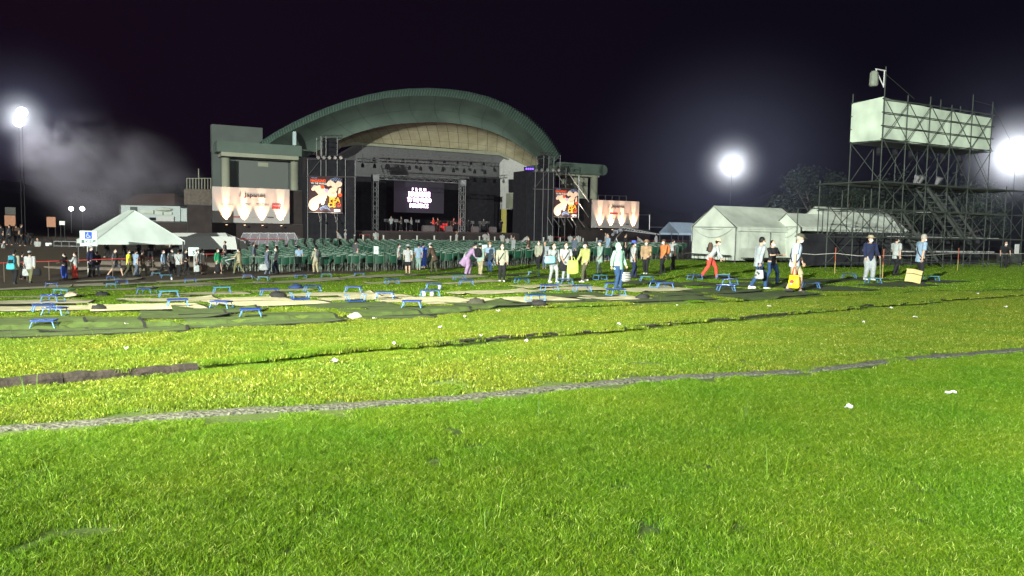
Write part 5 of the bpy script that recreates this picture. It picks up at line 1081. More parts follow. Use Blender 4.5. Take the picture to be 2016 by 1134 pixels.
def tent(name, label, corner, a, b, eave, ridge, walls=('gable', 'side'), m_=None, poles=True, lift=.15, hip=0, axU=UA, axV=VA):
    """corner = nearest corner on the ground; a along +axU (ridge direction), b along +axV (gable width)"""
    m_ = m_ or m_tent; c = Vector(corner); root = thing(name, label, 'tent', c, 0)
    z = Vector((0, 0, 1)); N = c + z * eave; Rr = N + axU * a; L = N + axV * b; B = L + axU * a; p1 = N + axV * b / 2 + z * (ridge - eave) + axU * hip; p2 = p1 + axU * (a - 2 * hip); ov = .12
    k = MB(); dn = z * -.22
    k.slab(wavy(N - axV * ov - axU * .05, Rr - axV * ov + axU * .05, p1 - axU * .05, p2 + axU * .05, 14, 8, .015, sag=.07), z * .02)
    k.slab(wavy(L + axV * ov - axU * .05, B + axV * ov + axU * .05, p1 - axU * .05, p2 + axU * .05, 14, 8, .015, sag=.07), z * .02)
    if hip: 
        k.slab(wavy(L + axV * ov, N - axV * ov, p1, p1 + axU * .01, 14, 8, .012, sag=.05), z * .02); k.slab(wavy(B + axV * ov, Rr - axV * ov, p2, p2 + axU * .01, 14, 8, .012, sag=.05), z * .02)
    k.build('roof', m_, root, True)
    k = MB()   # valance
    for q0, q1 in ((N - axV * ov, Rr - axV * ov), (L + axV * ov, B + axV * ov)): k.slab(wavy(q0 + dn, q1 + dn, q0, q1, 18, 2, .03), axV * .01)
    if hip:
        for q0, q1 in ((N, L), (Rr, B)): k.slab(wavy(q0 + dn, q1 + dn, q0, q1, 18, 2, .03), axU * .01)
    k.build('valance', m_, root, True)
    if 'gable' in walls:
        k = MB(); k.slab(wavy(c + axV * b + z * lift, c + z * lift, L, N, 28, 14, .075), axU * .01); k.add([L, N, p1 - z * .02, L + axU * .012, N + axU * .012, p1 - z * .02 + axU * .012], [(0, 1, 2), (5, 4, 3), (0, 3, 4, 1), (1, 4, 5, 2), (2, 5, 3, 0)]); k.build('gable_wall', m_, root)
    if 'gable2' in walls:
        k = MB(); k.slab(wavy(c + axU * a + axV * b + z * lift, c + axU * a + z * lift, B, Rr, 16, 10, .05), axU * .01); k.add([B, Rr, p2 - z * .02, B + axU * .012, Rr + axU * .012, p2 - z * .02 + axU * .012], [(0, 1, 2), (5, 4, 3), (0, 3, 4, 1), (1, 4, 5, 2), (2, 5, 3, 0)]); k.build('gable_wall', m_, root)
    if 'gtri' in walls:
        k = MB(); k.add([L, N, p1 - z * .02, L + axU * .012, N + axU * .012, p1 - z * .02 + axU * .012], [(0, 1, 2), (5, 4, 3), (0, 3, 4, 1), (1, 4, 5, 2), (2, 5, 3, 0)]); k.build('gable_cloth', m_, root)
    if 'side' in walls:
        k = MB(); k.slab(wavy(c + z * lift, c + axU * a + z * lift, N - z * .1, Rr - z * .1, 30, 14, .07), axV * .01); k.build('side_wall', m_, root)
    if 'back' in walls:
        k = MB(); k.slab(wavy(c + axV * b + z * lift, c + axV * b + axU * a + z * lift, L - z * .1, B - z * .1, 20, 10, .05), axV * .01); k.build('side_wall', m_, root)
    if 'gable' in walls:
        k = MB()
        for t0, dz in ((.25, .1), (.05, .9)):
            pts = [L.lerp(N, t0 + (1 - 2 * t0) * t) - z * (.08 + dz * 4 * t * (1 - t) * .6) - axU * .09 for t in np.linspace(0, 1, 14)]; k.limb(pts, [.007] * 14, 4)
        k.limb([L - axU * .03, N - axU * .03], [.02, .02], 5); k.limb([L - axU * .03, p1 - axU * .08, N - axU * .03], [.02] * 3, 5); k.build('seam_rope', m_pole, root)
    if poles:
        for q in (N, Rr, L, B, (N + Rr) / 2, (L + B) / 2): k = MB(); off = -(axU + axV) * .03; k.tube(Vector((q.x, q.y, c.z)) + off, q + off, .03, 6); k.tube(Vector((q.x, q.y, c.z)) + off, Vector((q.x, q.y, c.z + .03)) + off, .07, 6); k.build('pole', m_pole, root)
    return root
def gp(px, D): q = T(px, 500, D); return Vector((q.x, q.y, gf(q.x, q.y)))
tent('event_tent', 'large closed white gabled tent standing left of the smaller tents', gp(1447, 43.6), 5.5, 3.66, 2.05, 3.3, ('gable', 'side', 'gable2', 'back'))
tent('event_tent', 'smaller white tent with closed gable, open toward the seated people', gp(1574, 44.6), 4.6, 2.1, 2.15, 2.95, ('gable',))
tent('event_tent', 'pale tent with open sides seen behind the scaffold', gp(1652, 47), 6.4, 3.9, 2.05, 3.5, ('gtri', 'back'))
def rack(c0, L_, label):
    root = thing('steel_bench', label, 'bench', c0, 0); k = MB()
    for t in np.linspace(0, 1, 5):
        q = c0 + VA * L_ * t
        for d_ in (0, .35): k.tube(q + UA * -d_, q + UA * -d_ + Vector((0, 0, .42)), .018, 5)
    k.tube(c0 + Vector((0, 0, .15)), c0 + VA * L_ + Vector((0, 0, .15)), .015, 5); k.build('legs', m_blk, root); k = MB()
    k.box(c0 + VA * L_ / 2 - UA * .17 + Vector((0, 0, .44)), (.4, L_, .04), UA, VA); k.build('bench_top', m_bench, root)
g_ = gp(1447, 43.6); rack(g_ - UA * .35, 3.5, 'black steel bench along the gable wall of the large tent')
g2_ = gp(1462, 43.4); root = thing('stacked_tables', 'dark folded tables leaning low beside the large tent wall', 'folded tables', g2_, 0)
for t in range(4): k = MB(); k.box(g2_ + UA * (.5 + t * 1.1) + Vector((0, -.25, .3)), (.95, .5, .05), UA, VA); k.build('table_board', m_bench, root); k = MB(); k.tube(g2_ + UA * (.15 + t * 1.1) - Vector((0, .25, 0)), g2_ + UA * (.15 + t * 1.1) + Vector((0, -.25, .28)), .02, 5); k.tube(g2_ + UA * (.85 + t * 1.1) - Vector((0, .25, 0)), g2_ + UA * (.85 + t * 1.1) + Vector((0, -.25, .28)), .02, 5); k.build('folding_leg', m_blk, root)
c_ = gp(191, 47.5); c_.z -= .05
tent('event_tent', 'open pale green hip-roofed tent behind the wheelchair sign', c_, 3.7, 5.3, 1.86, 3.85, (), m_tentg, hip=1.25, axU=Vector((-.707, .707, 0)), axV=Vector((.707, .707, 0)))
# low covered shelters
m_wh = mat('white_tarp', (.72, .74, .68), .8, var=.06, bump=.15)
def shelter(label, x0, y0, x1, y1, D, slant, m_, ribs=0, name='low_tent'):
    a0, b0 = T(x0, y1, D), T(x1, y1, D); c0_, d0 = T(x0 + slant, y0, D + 1.5), T(x1 - slant, y0, D + 1.5); zb = min(gf(a0.x, a0.y), a0.z - .02); root = thing(name, label, 'tent', (a0.x, a0.y, gf(a0.x, a0.y)))
    e0, f0 = a0 + Vector((0, 3, 0)), b0 + Vector((0, 3, 0)); k = MB(); k.slab(wavy(a0, b0, c0_, d0, 14, 6, .015), (0, 0, .015)); k.slab(wavy(e0, f0, c0_, d0, 14, 6, .015), (0, 0, .015)); k.build('roof', m_, root, True); k = MB()
    for q in (a0, b0, e0, f0): k.tube((q.x, q.y, gf(q.x, q.y)), q, .03, 5)
    if ribs:
        for i in range(ribs + 1): t = i / ribs; k.tube(a0.lerp(b0, t), c0_.lerp(d0, t), .03, 5)
        k.tube(c0_, d0, .03, 5); k.tube(a0, b0, .03, 5); 
        for i in range(ribs): k.tube(a0.lerp(b0, (i + .5) / ribs), c0_.lerp(d0, (i + 1) / ribs), .02, 5)
    k.build('frame', mat('white_tube', (.55, .55, .55), .4), root); return root
shelter('low white covered shelter, rear one right of the green tent', 300, 459, 456, 476, 60, 12, m_wh); shelter('low grey-white shelter with sloping front right of the green tent', 345, 466, 467, 491, 57, 4, m_wh)
shelter('clear vinyl greenhouse-like shelter with white frame beside the seats', 467, 459, 592, 483, 64, 12, mat('clear_vinyl', (.5, .45, .5), .15, alpha=.28, var=.02), 6)
# far right little tent
tent('event_tent', 'tiny pale blue tent far behind the red barrier', gp(1334, 80), 3.2, 3, 1.9, 3.0, (), mat('blue_white_canvas', (.4, .5, .62), .8))

# ================================================================== SCAFFOLD TOWER
sc0 = T(1735, 480, 38); O_ = Vector((18.1, 38, 0)); ZG = gf(18.1, 38)
tw = thing('scaffold_tower', 'tall dark scaffold tower topped with pale tarpaulin at right', 'scaffold', (O_.x, O_.y, ZG), TH)
BW = 1.8; m_sc = mat('scaffold_steel', (.06, .07, .06), .5, metal=.4); m_sc2 = mat('bright_scaffold_plank', (.45, .45, .42), .5)
def A(i, j, z): return O_ + UA * (i * BW) + VA * (j * BW) + Vector((0, 0, z + ZG))
def pl(nm, a, b, r=.028, m_=None): k = MB(); k.tube(a, b, r, 6); return k.build(nm, m_ or m_sc, tw)
tops = {0: 9.95, 1: 8.75, 2: 8.85, 3: 8.6, 4: 9.3, 5: 9.1}
for j in (0, 1, 2):
    for i in range(-2, 8):
        zt = 3.0 if i < 0 else (tops[i] if i in tops and j < 2 else 4.6)
        if j == 2 and i < 0: continue
        if i == 0 and j == 1: zt = 8.9
        pl('pole', A(i, j, 0), A(i, j, zt))
LV = [0.35, 1.6, 3.0, 4.35]
for j in (0, 1, 2):
    for z in LV:
        i0 = -2 if (z <= 3.0 and j < 2) else 0; pl('ledger', A(i0 - .1, j, z) - VA * .05, A(7.1, j, z) - VA * .05, .026)
for z in (6.45, 7.1, 7.75, 8.4):
    for j in (0, 1): pl('ledger', A(-.1, j, z) - VA * .05, A(5.1, j, z) - VA * .05, .026)
for i in range(0, 8):
    for z in (1.6, 3.0, 4.35): pl('ledger', A(i, 0, z + .05), A(i, 2, z + .05), .024)
for i in range(0, 6):
    for z in (6.45, 8.4): pl('ledger', A(i, 0, z + .05), A(i, 1, z + .05), .024)
nbr = 0
for i in range(-2, 7):
    for z0, z1 in ((.35, 1.6), (1.6, 3.0), (3.0, 4.35)):
        if i < 0 and z0 >= 3.0: continue
        if z0 < 1: 
            if i % 2: continue
        pl('brace', A(i, 0, z0) - VA * .06, A(i + 1, 0, z1) - VA * .06, .02); pl('brace', A(i + 1, 0, z0) - VA * .09, A(i, 0, z1) - VA * .09, .02)
for i in range(0, 5):
    for z0, z1, j in ((6.5, 8.35, 0), (4.4, 6.4, 0), (4.4, 6.4, 1)):
        pl('brace', A(i, j, z0) - VA * .06, A(i + 1, j, z1) - VA * .06, .02); 
        if j == 0: pl('brace', A(i + 1, j, z0) - VA * .09, A(i, j, z1) - VA * .09, .02)
for j in (0, 1): pl('brace', A(0, j, 4.4), A(0, j + 1, 6.4) if j == 0 else A(0, 2, 4.4), .02)
for z, i0, i1, mm in ((4.38, 0, 7, m_dmet), (3.04, 3.5, 7, m_sc2), (1.64, 2.2, 7, m_sc2), (.85, 2.4, 6.8, m_sc2), (6.35, 0, 5, m_dmet)):
    k = MB(); jw = 2 if z < 5 else 1; c_ = (A(i0, 0, z) + A(i1, jw, z)) / 2; k.box(c_ + Vector((0, 0, .03)), ((i1 - i0) * BW, jw * BW * (.94 if z > 3.5 else .3), .05), UA, VA); k.build('deck', mm, tw)
# stair runs
for (i0, z0, i1, z1) in ((2.2, 4.35, 4.1, 1.7), (3.2, 4.0, 4.8, 1.7), (1.2, 2.9, 2.4, 1.0), (2.0, 1.9, 3.0, .4)):
    k = MB(); a0, b0 = A(i0, .15, z0), A(i1, .15, z1)
    for o_ in (0, .6): k.box((a0 + b0) / 2 + VA * o_, ((b0 - a0).length, .05, .14), (b0 - a0).normalized(), VA, (b0 - a0).normalized().cross(VA) * -1)
    for t in np.linspace(.03, .97, 11): k.box(a0.lerp(b0, t) + VA * .3, (.16, .58, .02), UA, VA)
    k.build('stair', mat('stair_steel', (.11, .12, .11), .5, metal=.4), tw)
m_tarp = mat('pale_green_tarpaulin', (.4, .47, .37), .8, var=.22, scale=.8, bump=.3)
k = MB(); q = -UA * .06; k.slab(wavy(A(0, 1, 6.45) + q, A(0, 0, 6.4) + q, A(0, 1, 8.4) + q, A(0, 0, 8.5) + q, 12, 8, .03), UA * .01); k.build('end_tarpaulin', m_tarp, tw, True)
k = MB(); q = VA * .12
k.slab(wavy(A(0, 0, 6.5) + q, A(2.5, 0, 6.35) + q, A(0, 0, 8.5) + q, A(2.5, 0, 8.3) + q, 20, 8, .06), VA * .01); k.slab(wavy(A(2.5, 0, 6.35) + q, A(5.1, 0, 6.55) + q, A(2.5, 0, 8.3) + q, A(5.1, 0, 8.25) + q, 20, 8, .06), VA * .01); k.build('long_tarpaulin', m_tarp, tw, True)
k = MB(); a0 = A(0, 0, 9.75); k.tube(a0, a0 - UA * .75, .03, 6); k.tube(a0 - UA * .75, a0 - Vector((0, 0, .8)) - UA * .08, .025, 6); k.tube(a0 - UA * .1, a0 - UA * .1 - Vector((0, 0, .75)), .025, 6); k.build('bracket_arm', mat('bright_steel', (.5, .5, .48), .4), tw)
k = MB(); c_ = a0 - UA * .85 - Vector((0, 0, .45)); k.limb([c_ - Vector((0, 0, .38)), c_ - Vector((0, 0, .3)), c_ + Vector((0, 0, .25)), c_ + Vector((0, 0, .34))], [.17, .21, .19, .12], 10); k.build('wrapped_lamp', mat('grey_cover', (.16, .18, .14), .8, bump=.4), tw)
for s_, e_ in ((A(0, 0, 9.6), A(1.3, 0, 8.6)), (A(5, 0, 8.9), A(7, 0, 5.5)), (A(4, 0, 9.0), A(5, 0, 8.9)), (A(5.3, 1, 8.2), A(7, 1, 4.4))): pl('guy_wire', s_, e_, .01)
for i in (.4, 1.1, 1.8, 2.6, 3.3, 4.1): k = MB(); q = A(i, .4, 6.1); k.limb([q, q - Vector((0, .15, .3))], [.1, .15], 8); k.build('hanging_spotlight', m_blk, tw)
for i in (1.9, 2.1, 2.9): k = MB(); q = A(i, .3, 4.75); k.limb([q - Vector((0, 0, .35)), q + Vector((.1, -.2, .1))], [.06, .16], 8); k.build('follow_spot', m_met, tw)
# dark cloth below the tower, white notice
k = MB(); k.slab(wavy(A(-2, .9, .15), A(1.1, .9, .15), A(-2, .9, 1.75), A(1.1, .9, 1.75), 20, 8, .05), VA * .01); k.build('black_skirt_cloth', m_blk, tw)
k = MB(); q = A(6.6, -.1, 1.1); k.box(q, (.42, .02, .55), UA, VA); k.build('paper_notice', m_paper, tw)
# dark cloth at the back of the tower area
k = MB(); q0, q1 = A(1.2, 2.2, 0), A(8.5, 2.2, 0); k.slab(wavy(q0, q1, q0 + Vector((0, 0, 1.9)), q1 + Vector((0, 0, 1.9)), 26, 6, .05), VA * .02); tag(k.build('dark_backdrop_cloth', mat('dark_grey_cloth', (.035, .035, .04), .95)), 'dark grey cloth hung behind the scaffold tower', 'cloth')
# rope fence
rp0 = thing('rope_fence', 'white rope fence with orange tipped posts before the scaffold', 'rope fence', G(1643, 545))
fx = [(1560, 541), (1643, 540), (1737, 549), (1885, 533), (2060, 528)]; tp_ = []
m_or = mat('orange_post', (.3, .07, .03), .5)
for x, y in fx:
    q = G(x, y); k = MB(); k.tube(q, q + Vector((0, 0, .55)), .018, 6); k.build('post', mat('yellow_post', (.3, .24, .08), .5), rp0); k = MB(); k.tube(q + Vector((0, 0, .55)), q + Vector((0, 0, 1.15)), .019, 6); k.build('post_tip', m_or, rp0); tp_.append(q + Vector((0, 0, .9)))
k = MB()
for a0, b0 in zip(tp_, tp_[1:]): k.limb([a0, a0.lerp(b0, .5) - Vector((0, 0, .06)), b0], [.012] * 3, 5)
k.build('rope', m_post, rp0)

# ================================================================== FLOODLIGHTS BUILT AS GLOBES
m_globe = mat('lit_globe', (.9, .9, .9), .5, emit=(.97, 1, 1), estr=30)
def globe_light(px, py, D, rad, energy, label, color=(.9, .95, 1)):
    q = T(px, py, D); z = gf(q.x, q.y); root = thing('globe_floodlight', label, 'floodlight', (q.x, q.y, z))
    k = MB(); k.ball(q, rad, 24, 16); k.build('lit_globe', m_globe, root, True)  # globe shape stands in for the blown-out disc of the floodlight
    k = MB(); k.limb([(q.x, q.y, z), (q.x, q.y, q.z - rad)], [.05, .035], 8); k.build('mast', mat('black_mast', (.01, .01, .012), .6), root)
    k = MB(); k.box((q.x, q.y, z + .35), (1.2, .8, .6)); k.build('generator_base', m_dmet, root)
    lamp('globe_lamp', 'POINT', q, energy, color, rad * 1.02)
globe_light(1441, 325, 66, .68, 52000, 'glowing round floodlight above the large white tent')
globe_light(2000, 306, 52, .92, 34000, 'largest glowing round floodlight beside the scaffold tower')
globe_light(43, 221, 84, .5, 42000, 'upper glowing floodlight of the pair in the smoke'); globe_light(37, 240, 84, .5, 42000, 'lower glowing floodlight of the pair in the smoke')
for x in (140, 162): 
    q = T(x, 411, 95); root = thing('work_lamp', '%s of two small bright work lamps on the dark slope' % ('left' if x < 150 else 'right'), 'lamp', q); k = MB(); k.ball(q, .26, 10, 8); k.build('lamp_glass', m_globe, root); k = MB(); k.tube(q - Vector((0, 0, 3)), q - Vector((0, 0, .2)), .05); k.build('stand', m_dmet, root); lamp('work_lamp_light', 'POINT', q, 700, (.9, .9, 1), .28)

# ================================================================== LEFT BACKGROUND
def board_sign(px0, py0, px1, py1, D, label, m_, cat='sign board'):
    a0, b0 = T(px0, py0, D), T(px1, py1, D); k = MB(); k.box((a0 + b0) / 2, (b0.x - a0.x, .06, a0.z - b0.z)); x = (a0.x + b0.x) / 2; root = thing('notice_board', label, cat, (x, D, gf(x, D)))
    k.build('board', m_, root); k = MB()
    for xx in (a0.x + .08, b0.x - .08): k.tube((xx, D + .05, gf(xx, D)), (xx, D + .05, b0.z), .04, 5)
    k.build('post', m_dmet, root); return root
m_ob = mat('orange_board', (.4, .2, .12), .7)
board_sign(9, 424, 31, 445, 76, 'orange-brown board at the left picture edge on the slope', m_ob); board_sign(92, 427, 110, 447, 76, 'orange-brown square board on the dark slope', m_ob); board_sign(117, 435, 128, 443, 76, 'small pale grey sign right of the square orange board', m_wh); board_sign(10, 408, 31, 423, 78, 'dim grey board above the orange-brown one at left', mat('dim_board', (.1, .1, .09), .8)); board_sign(90, 478, 103, 485, 60, 'small white sign at the end of the railings', m_wh)
# railings
rl = thing('railing', 'metal railing with four horizontal bars behind the wheelchair sign', 'railing', gp(105, 58)); k = MB()
for yy in (475, 484, 493, 502): k.tube(T(106, yy, 58), T(165, yy + 1, 58), .03, 5)
k.build('rail', m_met, rl); k = MB()
for x in (106, 121, 136, 151, 165): q = T(x, 475, 58); k.tube((q.x, q.y, gf(q.x, q.y)), q, .03, 5)
k.build('post', m_met, rl)
# low concrete terrace and benches
m_cst = mat('brown_concrete', (.12, .1, .08), .9, var=.25, scale=3, bump=.3)
def low(px0, px1, y0, y1, D, depth, label, m_, name='concrete_bench'):
    a0, b0 = T(px0, y0, D), T(px1, y0, D); zb = T((px0 + px1) / 2, y1, D).z; k = MB(); c_ = (a0 + b0) / 2; k.box((c_.x, D + depth / 2, (c_.z + zb) / 2), (b0.x - a0.x, depth, c_.z - zb)); k.box((c_.x, D + depth / 2 - .02, c_.z + .025), (b0.x - a0.x + .06, depth + .08, .05)); tag(k.build(name, m_), label, 'bench' if 'bench' in name else 'wall')
low(88, 330, 528, 545, 47.5, .8, 'long low concrete bench behind the walking people', m_cst); low(196, 440, 517, 535, 50, 1.2, 'raised dark concrete step under the open tent', m_cst, 'concrete_step'); low(-20, 92, 524, 540, 49, 1, 'brown concrete step at the left picture edge', m_cst, 'concrete_step')
low(190, 345, 478, 500, 66, .4, 'brown wall seen beneath the open tent roof', mat('brown_wall', (.13, .09, .06), .9), 'brown_wall')
# wheelchair sign
m_sign = mat('sign_white', (.5, .62, .56), .7, var=.03); m_sblue = mat('sign_blue', (.01, .07, .45), .6); m_sk = mat('sign_black', (.02, .05, .04), .7)
def sign(px0, py0, px1, py1, foot, D, label, name='sign_board'):
    a0, b0 = T(px0, py0, D), T(px1, py1, D); c_ = (a0 + b0) / 2; zf = gf(c_.x, c_.y); root = thing(name, label, 'sign', (c_.x, c_.y, zf)); k = MB(); k.box(c_, (b0.x - a0.x, .03, a0.z - b0.z)); k.build('board', m_sign, root); k = MB(); 
    for xx in (-.1, .1) if b0.x - a0.x > .7 else (0,): k.tube((c_.x + xx, c_.y + .04, zf), (c_.x + xx, c_.y + .04, a0.z - .05), .025, 6)
    k.build('post', m_post, root); return root, c_, b0.x - a0.x, a0.z - b0.z
X_ = Vector((1, 0, 0))
root, c_, W, H = sign(157, 454, 192, 484.5, 545, 44, 'white sign with blue wheelchair symbol and Japanese writing')
k = MB(); k.box(c_ + Vector((0, -.02, H * .2)), (W * .4, .01, W * .4)); k.build('blue_square', m_sblue, root)
text('車イス席', W * .215, m_sk, root, face_mat(c_ + Vector((0, -.015, -H * .24)), X_, off=.006), bold=.006)
k = MB(); cc = c_ + Vector((-.01 * W, -.032, H * .16)); r_ = W * .105     # wheelchair user symbol: wheel arc, body, head
k.limb([cc + Vector((math.cos(t) * r_, 0, math.sin(t) * r_)) for t in np.linspace(1.9, 6.0, 12)], [.012] * 12, 5); k.ball(cc + Vector((-.02 * W, 0, W * .155)), (W * .03, .01, W * .03), 8, 6)
k.limb([cc + Vector((-.01 * W, 0, W * .11)), cc + Vector((0, 0, 0)), cc + Vector((.09 * W, 0, 0)), cc + Vector((.13 * W, 0, -.09 * W))], [.016] * 4, 5); k.build('wheelchair_symbol', m_pwh, root)
root, c_, W, H = sign(371, 487, 392, 504, 540, 46, 'white sign with large letter S beside the white cap'); text('S', H * .62, m_sk, root, face_mat(c_ + Vector((0, -.015, -H * .14)), X_, off=.006), bold=.01); text('チケット', H * .2, m_sk, root, face_mat(c_ + Vector((0, -.015, H * .28)), X_, off=.006))
root, c_, W, H = sign(736, 485, 745, 503, 540, 44, 'narrow white sign on tall thin post before the seats'); text('A', H * .4, m_sk, root, face_mat(c_ + Vector((0, -.015, 0)), X_, off=.006))
root, c_, W, H = sign(949, 482, 959, 498, 540, 45, 'narrow white sign behind the person in olive jacket'); text('B', H * .4, m_sk, root, face_mat(c_ + Vector((0, -.015, 0)), X_, off=.006))
# container stack / trucks
ob = thing('stage_truck', 'white equipment truck with awning shapes above the open tent', 'truck', gp(300, 88)); m_tr = mat('truck_white', (.42, .48, .46), .6, var=.1)
def fb(x0, y0, x1, y1, D, d, m_, nm, par):
    a0, b0 = T(x0, y0, D), T(x1, y1, D); k = MB(); k.box(((a0.x + b0.x) / 2, D + d / 2, (a0.z + b0.z) / 2), (b0.x - a0.x, d, a0.z - b0.z)); return k.build(nm, m_, par)
fb(238, 404, 355, 436, 88, 2.4, m_tr, 'body', ob); fb(256, 407, 270, 416, 87.9, .06, m_dcon, 'door_panel', ob); fb(276, 413, 302, 421, 87.7, .2, m_tent, 'side_panel', ob); fb(305, 417, 320, 423, 87.7, .2, m_tent, 'side_panel', ob); fb(322, 417, 338, 423, 87.7, .2, m_tent, 'side_panel', ob)
k = MB(); q = T(322, 412, 87.6); k.ball(q, (.95, .3, .22), 12, 8); k.build('folded_awning', m_tent, ob); fb(308, 426, 342, 436, 87.6, .3, m_paper, 'white_boxes', ob); fb(294, 428, 306, 434, 87.8, .1, m_blk, 'dark_window', ob); fb(356, 410, 368, 436, 87.6, .3, m_tr, 'end_cabin', ob)
for i, x in enumerate((260, 300, 340)): q = T(x, 440, 87.7); k = MB(); k.limb([(q.x, q.y, gf(q.x, q.y) + .45), (q.x, q.y + .25, gf(q.x, q.y) + .45)], [.45, .45], 14); k.build('wheel', m_blk, ob)
# brown roofed house
hs = thing('house', 'house with brown hipped roof behind the white truck', 'house', gp(285, 105)); D = 105; k = MB()
pts = [T(228, 404, D), T(344, 404, D), T(344, 404, D) + Vector((0, 8, 0)), T(228, 404, D) + Vector((0, 8, 0)), T(246, 379, D) + Vector((0, 4, 0)), T(318, 378, D) + Vector((0, 4, 0))]
k.add(pts, [(0, 1, 5, 4), (1, 2, 5), (2, 3, 4, 5), (3, 0, 4), (0, 3, 2, 1)]); k.build('roof', mat('brown_roof', (.2, .12, .08), .8, wave=(1.2, 'X', (.24, .15, .1))), hs); fb(234, 404, 338, 440, D + .5, 7, m_cst, 'wall', hs); fb(262, 412, 276, 424, D + .4, .1, m_blk, 'window', hs); fb(300, 412, 314, 424, D + .4, .1, m_blk, 'window', hs)
# railed brown block beside the wing
bb = thing('railed_platform', 'brown block with pale upright railing left of the stage wing', 'platform', gp(392, 92)); fb(362, 372, 417, 404, 92, 5, m_cst, 'block', bb); k = MB()
for x in np.linspace(368, 415, 9): k.tube(T(x, 372, 92), T(x, 351, 92), .06, 5)
k.tube(T(367, 351, 92), T(416, 351, 92), .05, 5); k.tube(T(391, 351, 92), T(391, 332, 92), .06, 5); k.build('railing', m_con, bb)
# railing behind right board
rr_ = thing('railing', 'thin railing above the right sponsor board', 'railing', P(1210, 392, 80)); k = MB(); k.tube(P(1176, 384, 80), P(1234, 386, 80), .04, 5)
for x in (1178, 1192, 1205, 1219, 1233): k.tube(P(x, 385, 80), P(x, 475, 80), .04, 5)
k.build('rail', m_dmet, rr_)
pf = thing('pipe_frame', 'thin grey goalpost pipe frame right of the right board', 'frame', P(1268, 470, 80)); k = MB(); k.tube(P(1258, 423, 79), P(1279, 423, 79), .05, 5); k.tube(P(1279, 423, 79), P(1278, 475, 79), .05, 5); k.tube(P(1280, 447, 79), P(1362, 448, 79), .05, 5); k.tube(P(1361, 448, 79), P(1361, 475, 79), .05, 5); k.build('pipe', m_met, pf)

# ================================================================== TREES
m_leaf = mat('dark_foliage', (.014, .024, .012), .8, var=.5, scale=2); m_tr2 = mat('tree_bark', (.08, .06, .045), .9)
def tree(px, D, h, w_, label, seed, top=None):
    r = random.Random(seed); g = gp(px, D); root = thing('broadleaf_tree', label, 'tree', g, 0, 'trees behind the lawn'); k = MB()
    k.limb([g, g + Vector((.1, 0, h * .3)), g + Vector((.2, .1, h * .65))], [.28, .2, .1], 8)
    cl_ = []
    for i in range(9):
        a_ = r.uniform(0, 6.28); t = g + Vector((math.cos(a_) * w_ * r.uniform(.15, .42), math.sin(a_) * w_ * .35, h * r.uniform(.42, .92))); k.limb([g + Vector((.12, 0, h * r.uniform(.25, .5))), t], [.09, .03], 6); cl_.append((t, r.uniform(.5, 1) * w_ * .22))
    k.build('trunk', m_tr2, root); f = MB(); vs = []; fs = []
    for t, s_ in cl_ + [(g + Vector((0, 0, h * .8)), w_ * .28), (g + Vector((0, 0, h * .6)), w_ * .3)]:
        for _ in range(420):
            d = Vector((r.gauss(0, 1), r.gauss(0, 1), r.gauss(0, .8))); d = d.normalized() * s_ * r.uniform(.5, 1.15) ** .6; c_ = t + d; u_ = Vector((r.gauss(0, 1), r.gauss(0, 1), r.gauss(0, 1))).normalized(); v2 = u_.orthogonal().normalized(); sz = r.uniform(.07, .17)
            o_ = len(vs); vs += [c_ + u_ * sz, c_ + v2 * sz * .6, c_ - u_ * sz, c_ - v2 * sz * .6]; fs.append((o_, o_ + 1, o_ + 2, o_ + 3))
    f.add(vs, fs); f.build('crown', m_leaf, root)
for i, (x, D, h, w_, lb) in enumerate(((1595, 66, 7.2, 7, 'rounded dark tree faintly lit above the second white tent'), (1655, 64, 5.6, 6, 'lower dark tree behind the left legs of the scaffold'), (1770, 62, 6.5, 8, 'dark tree seen through the middle of the scaffold'), (1880, 60, 6.0, 7, 'dark tree behind the right half of the scaffold'), (385, 120, 7.5, 9, 'dim tree behind the railed brown block'), (330, 125, 8.5, 10, 'dim tree in the smoke above the house roof'), (205, 120, 7, 9, 'dim tree left of the house in the smoke'))): tree(x, D, h, w_, lb, i)

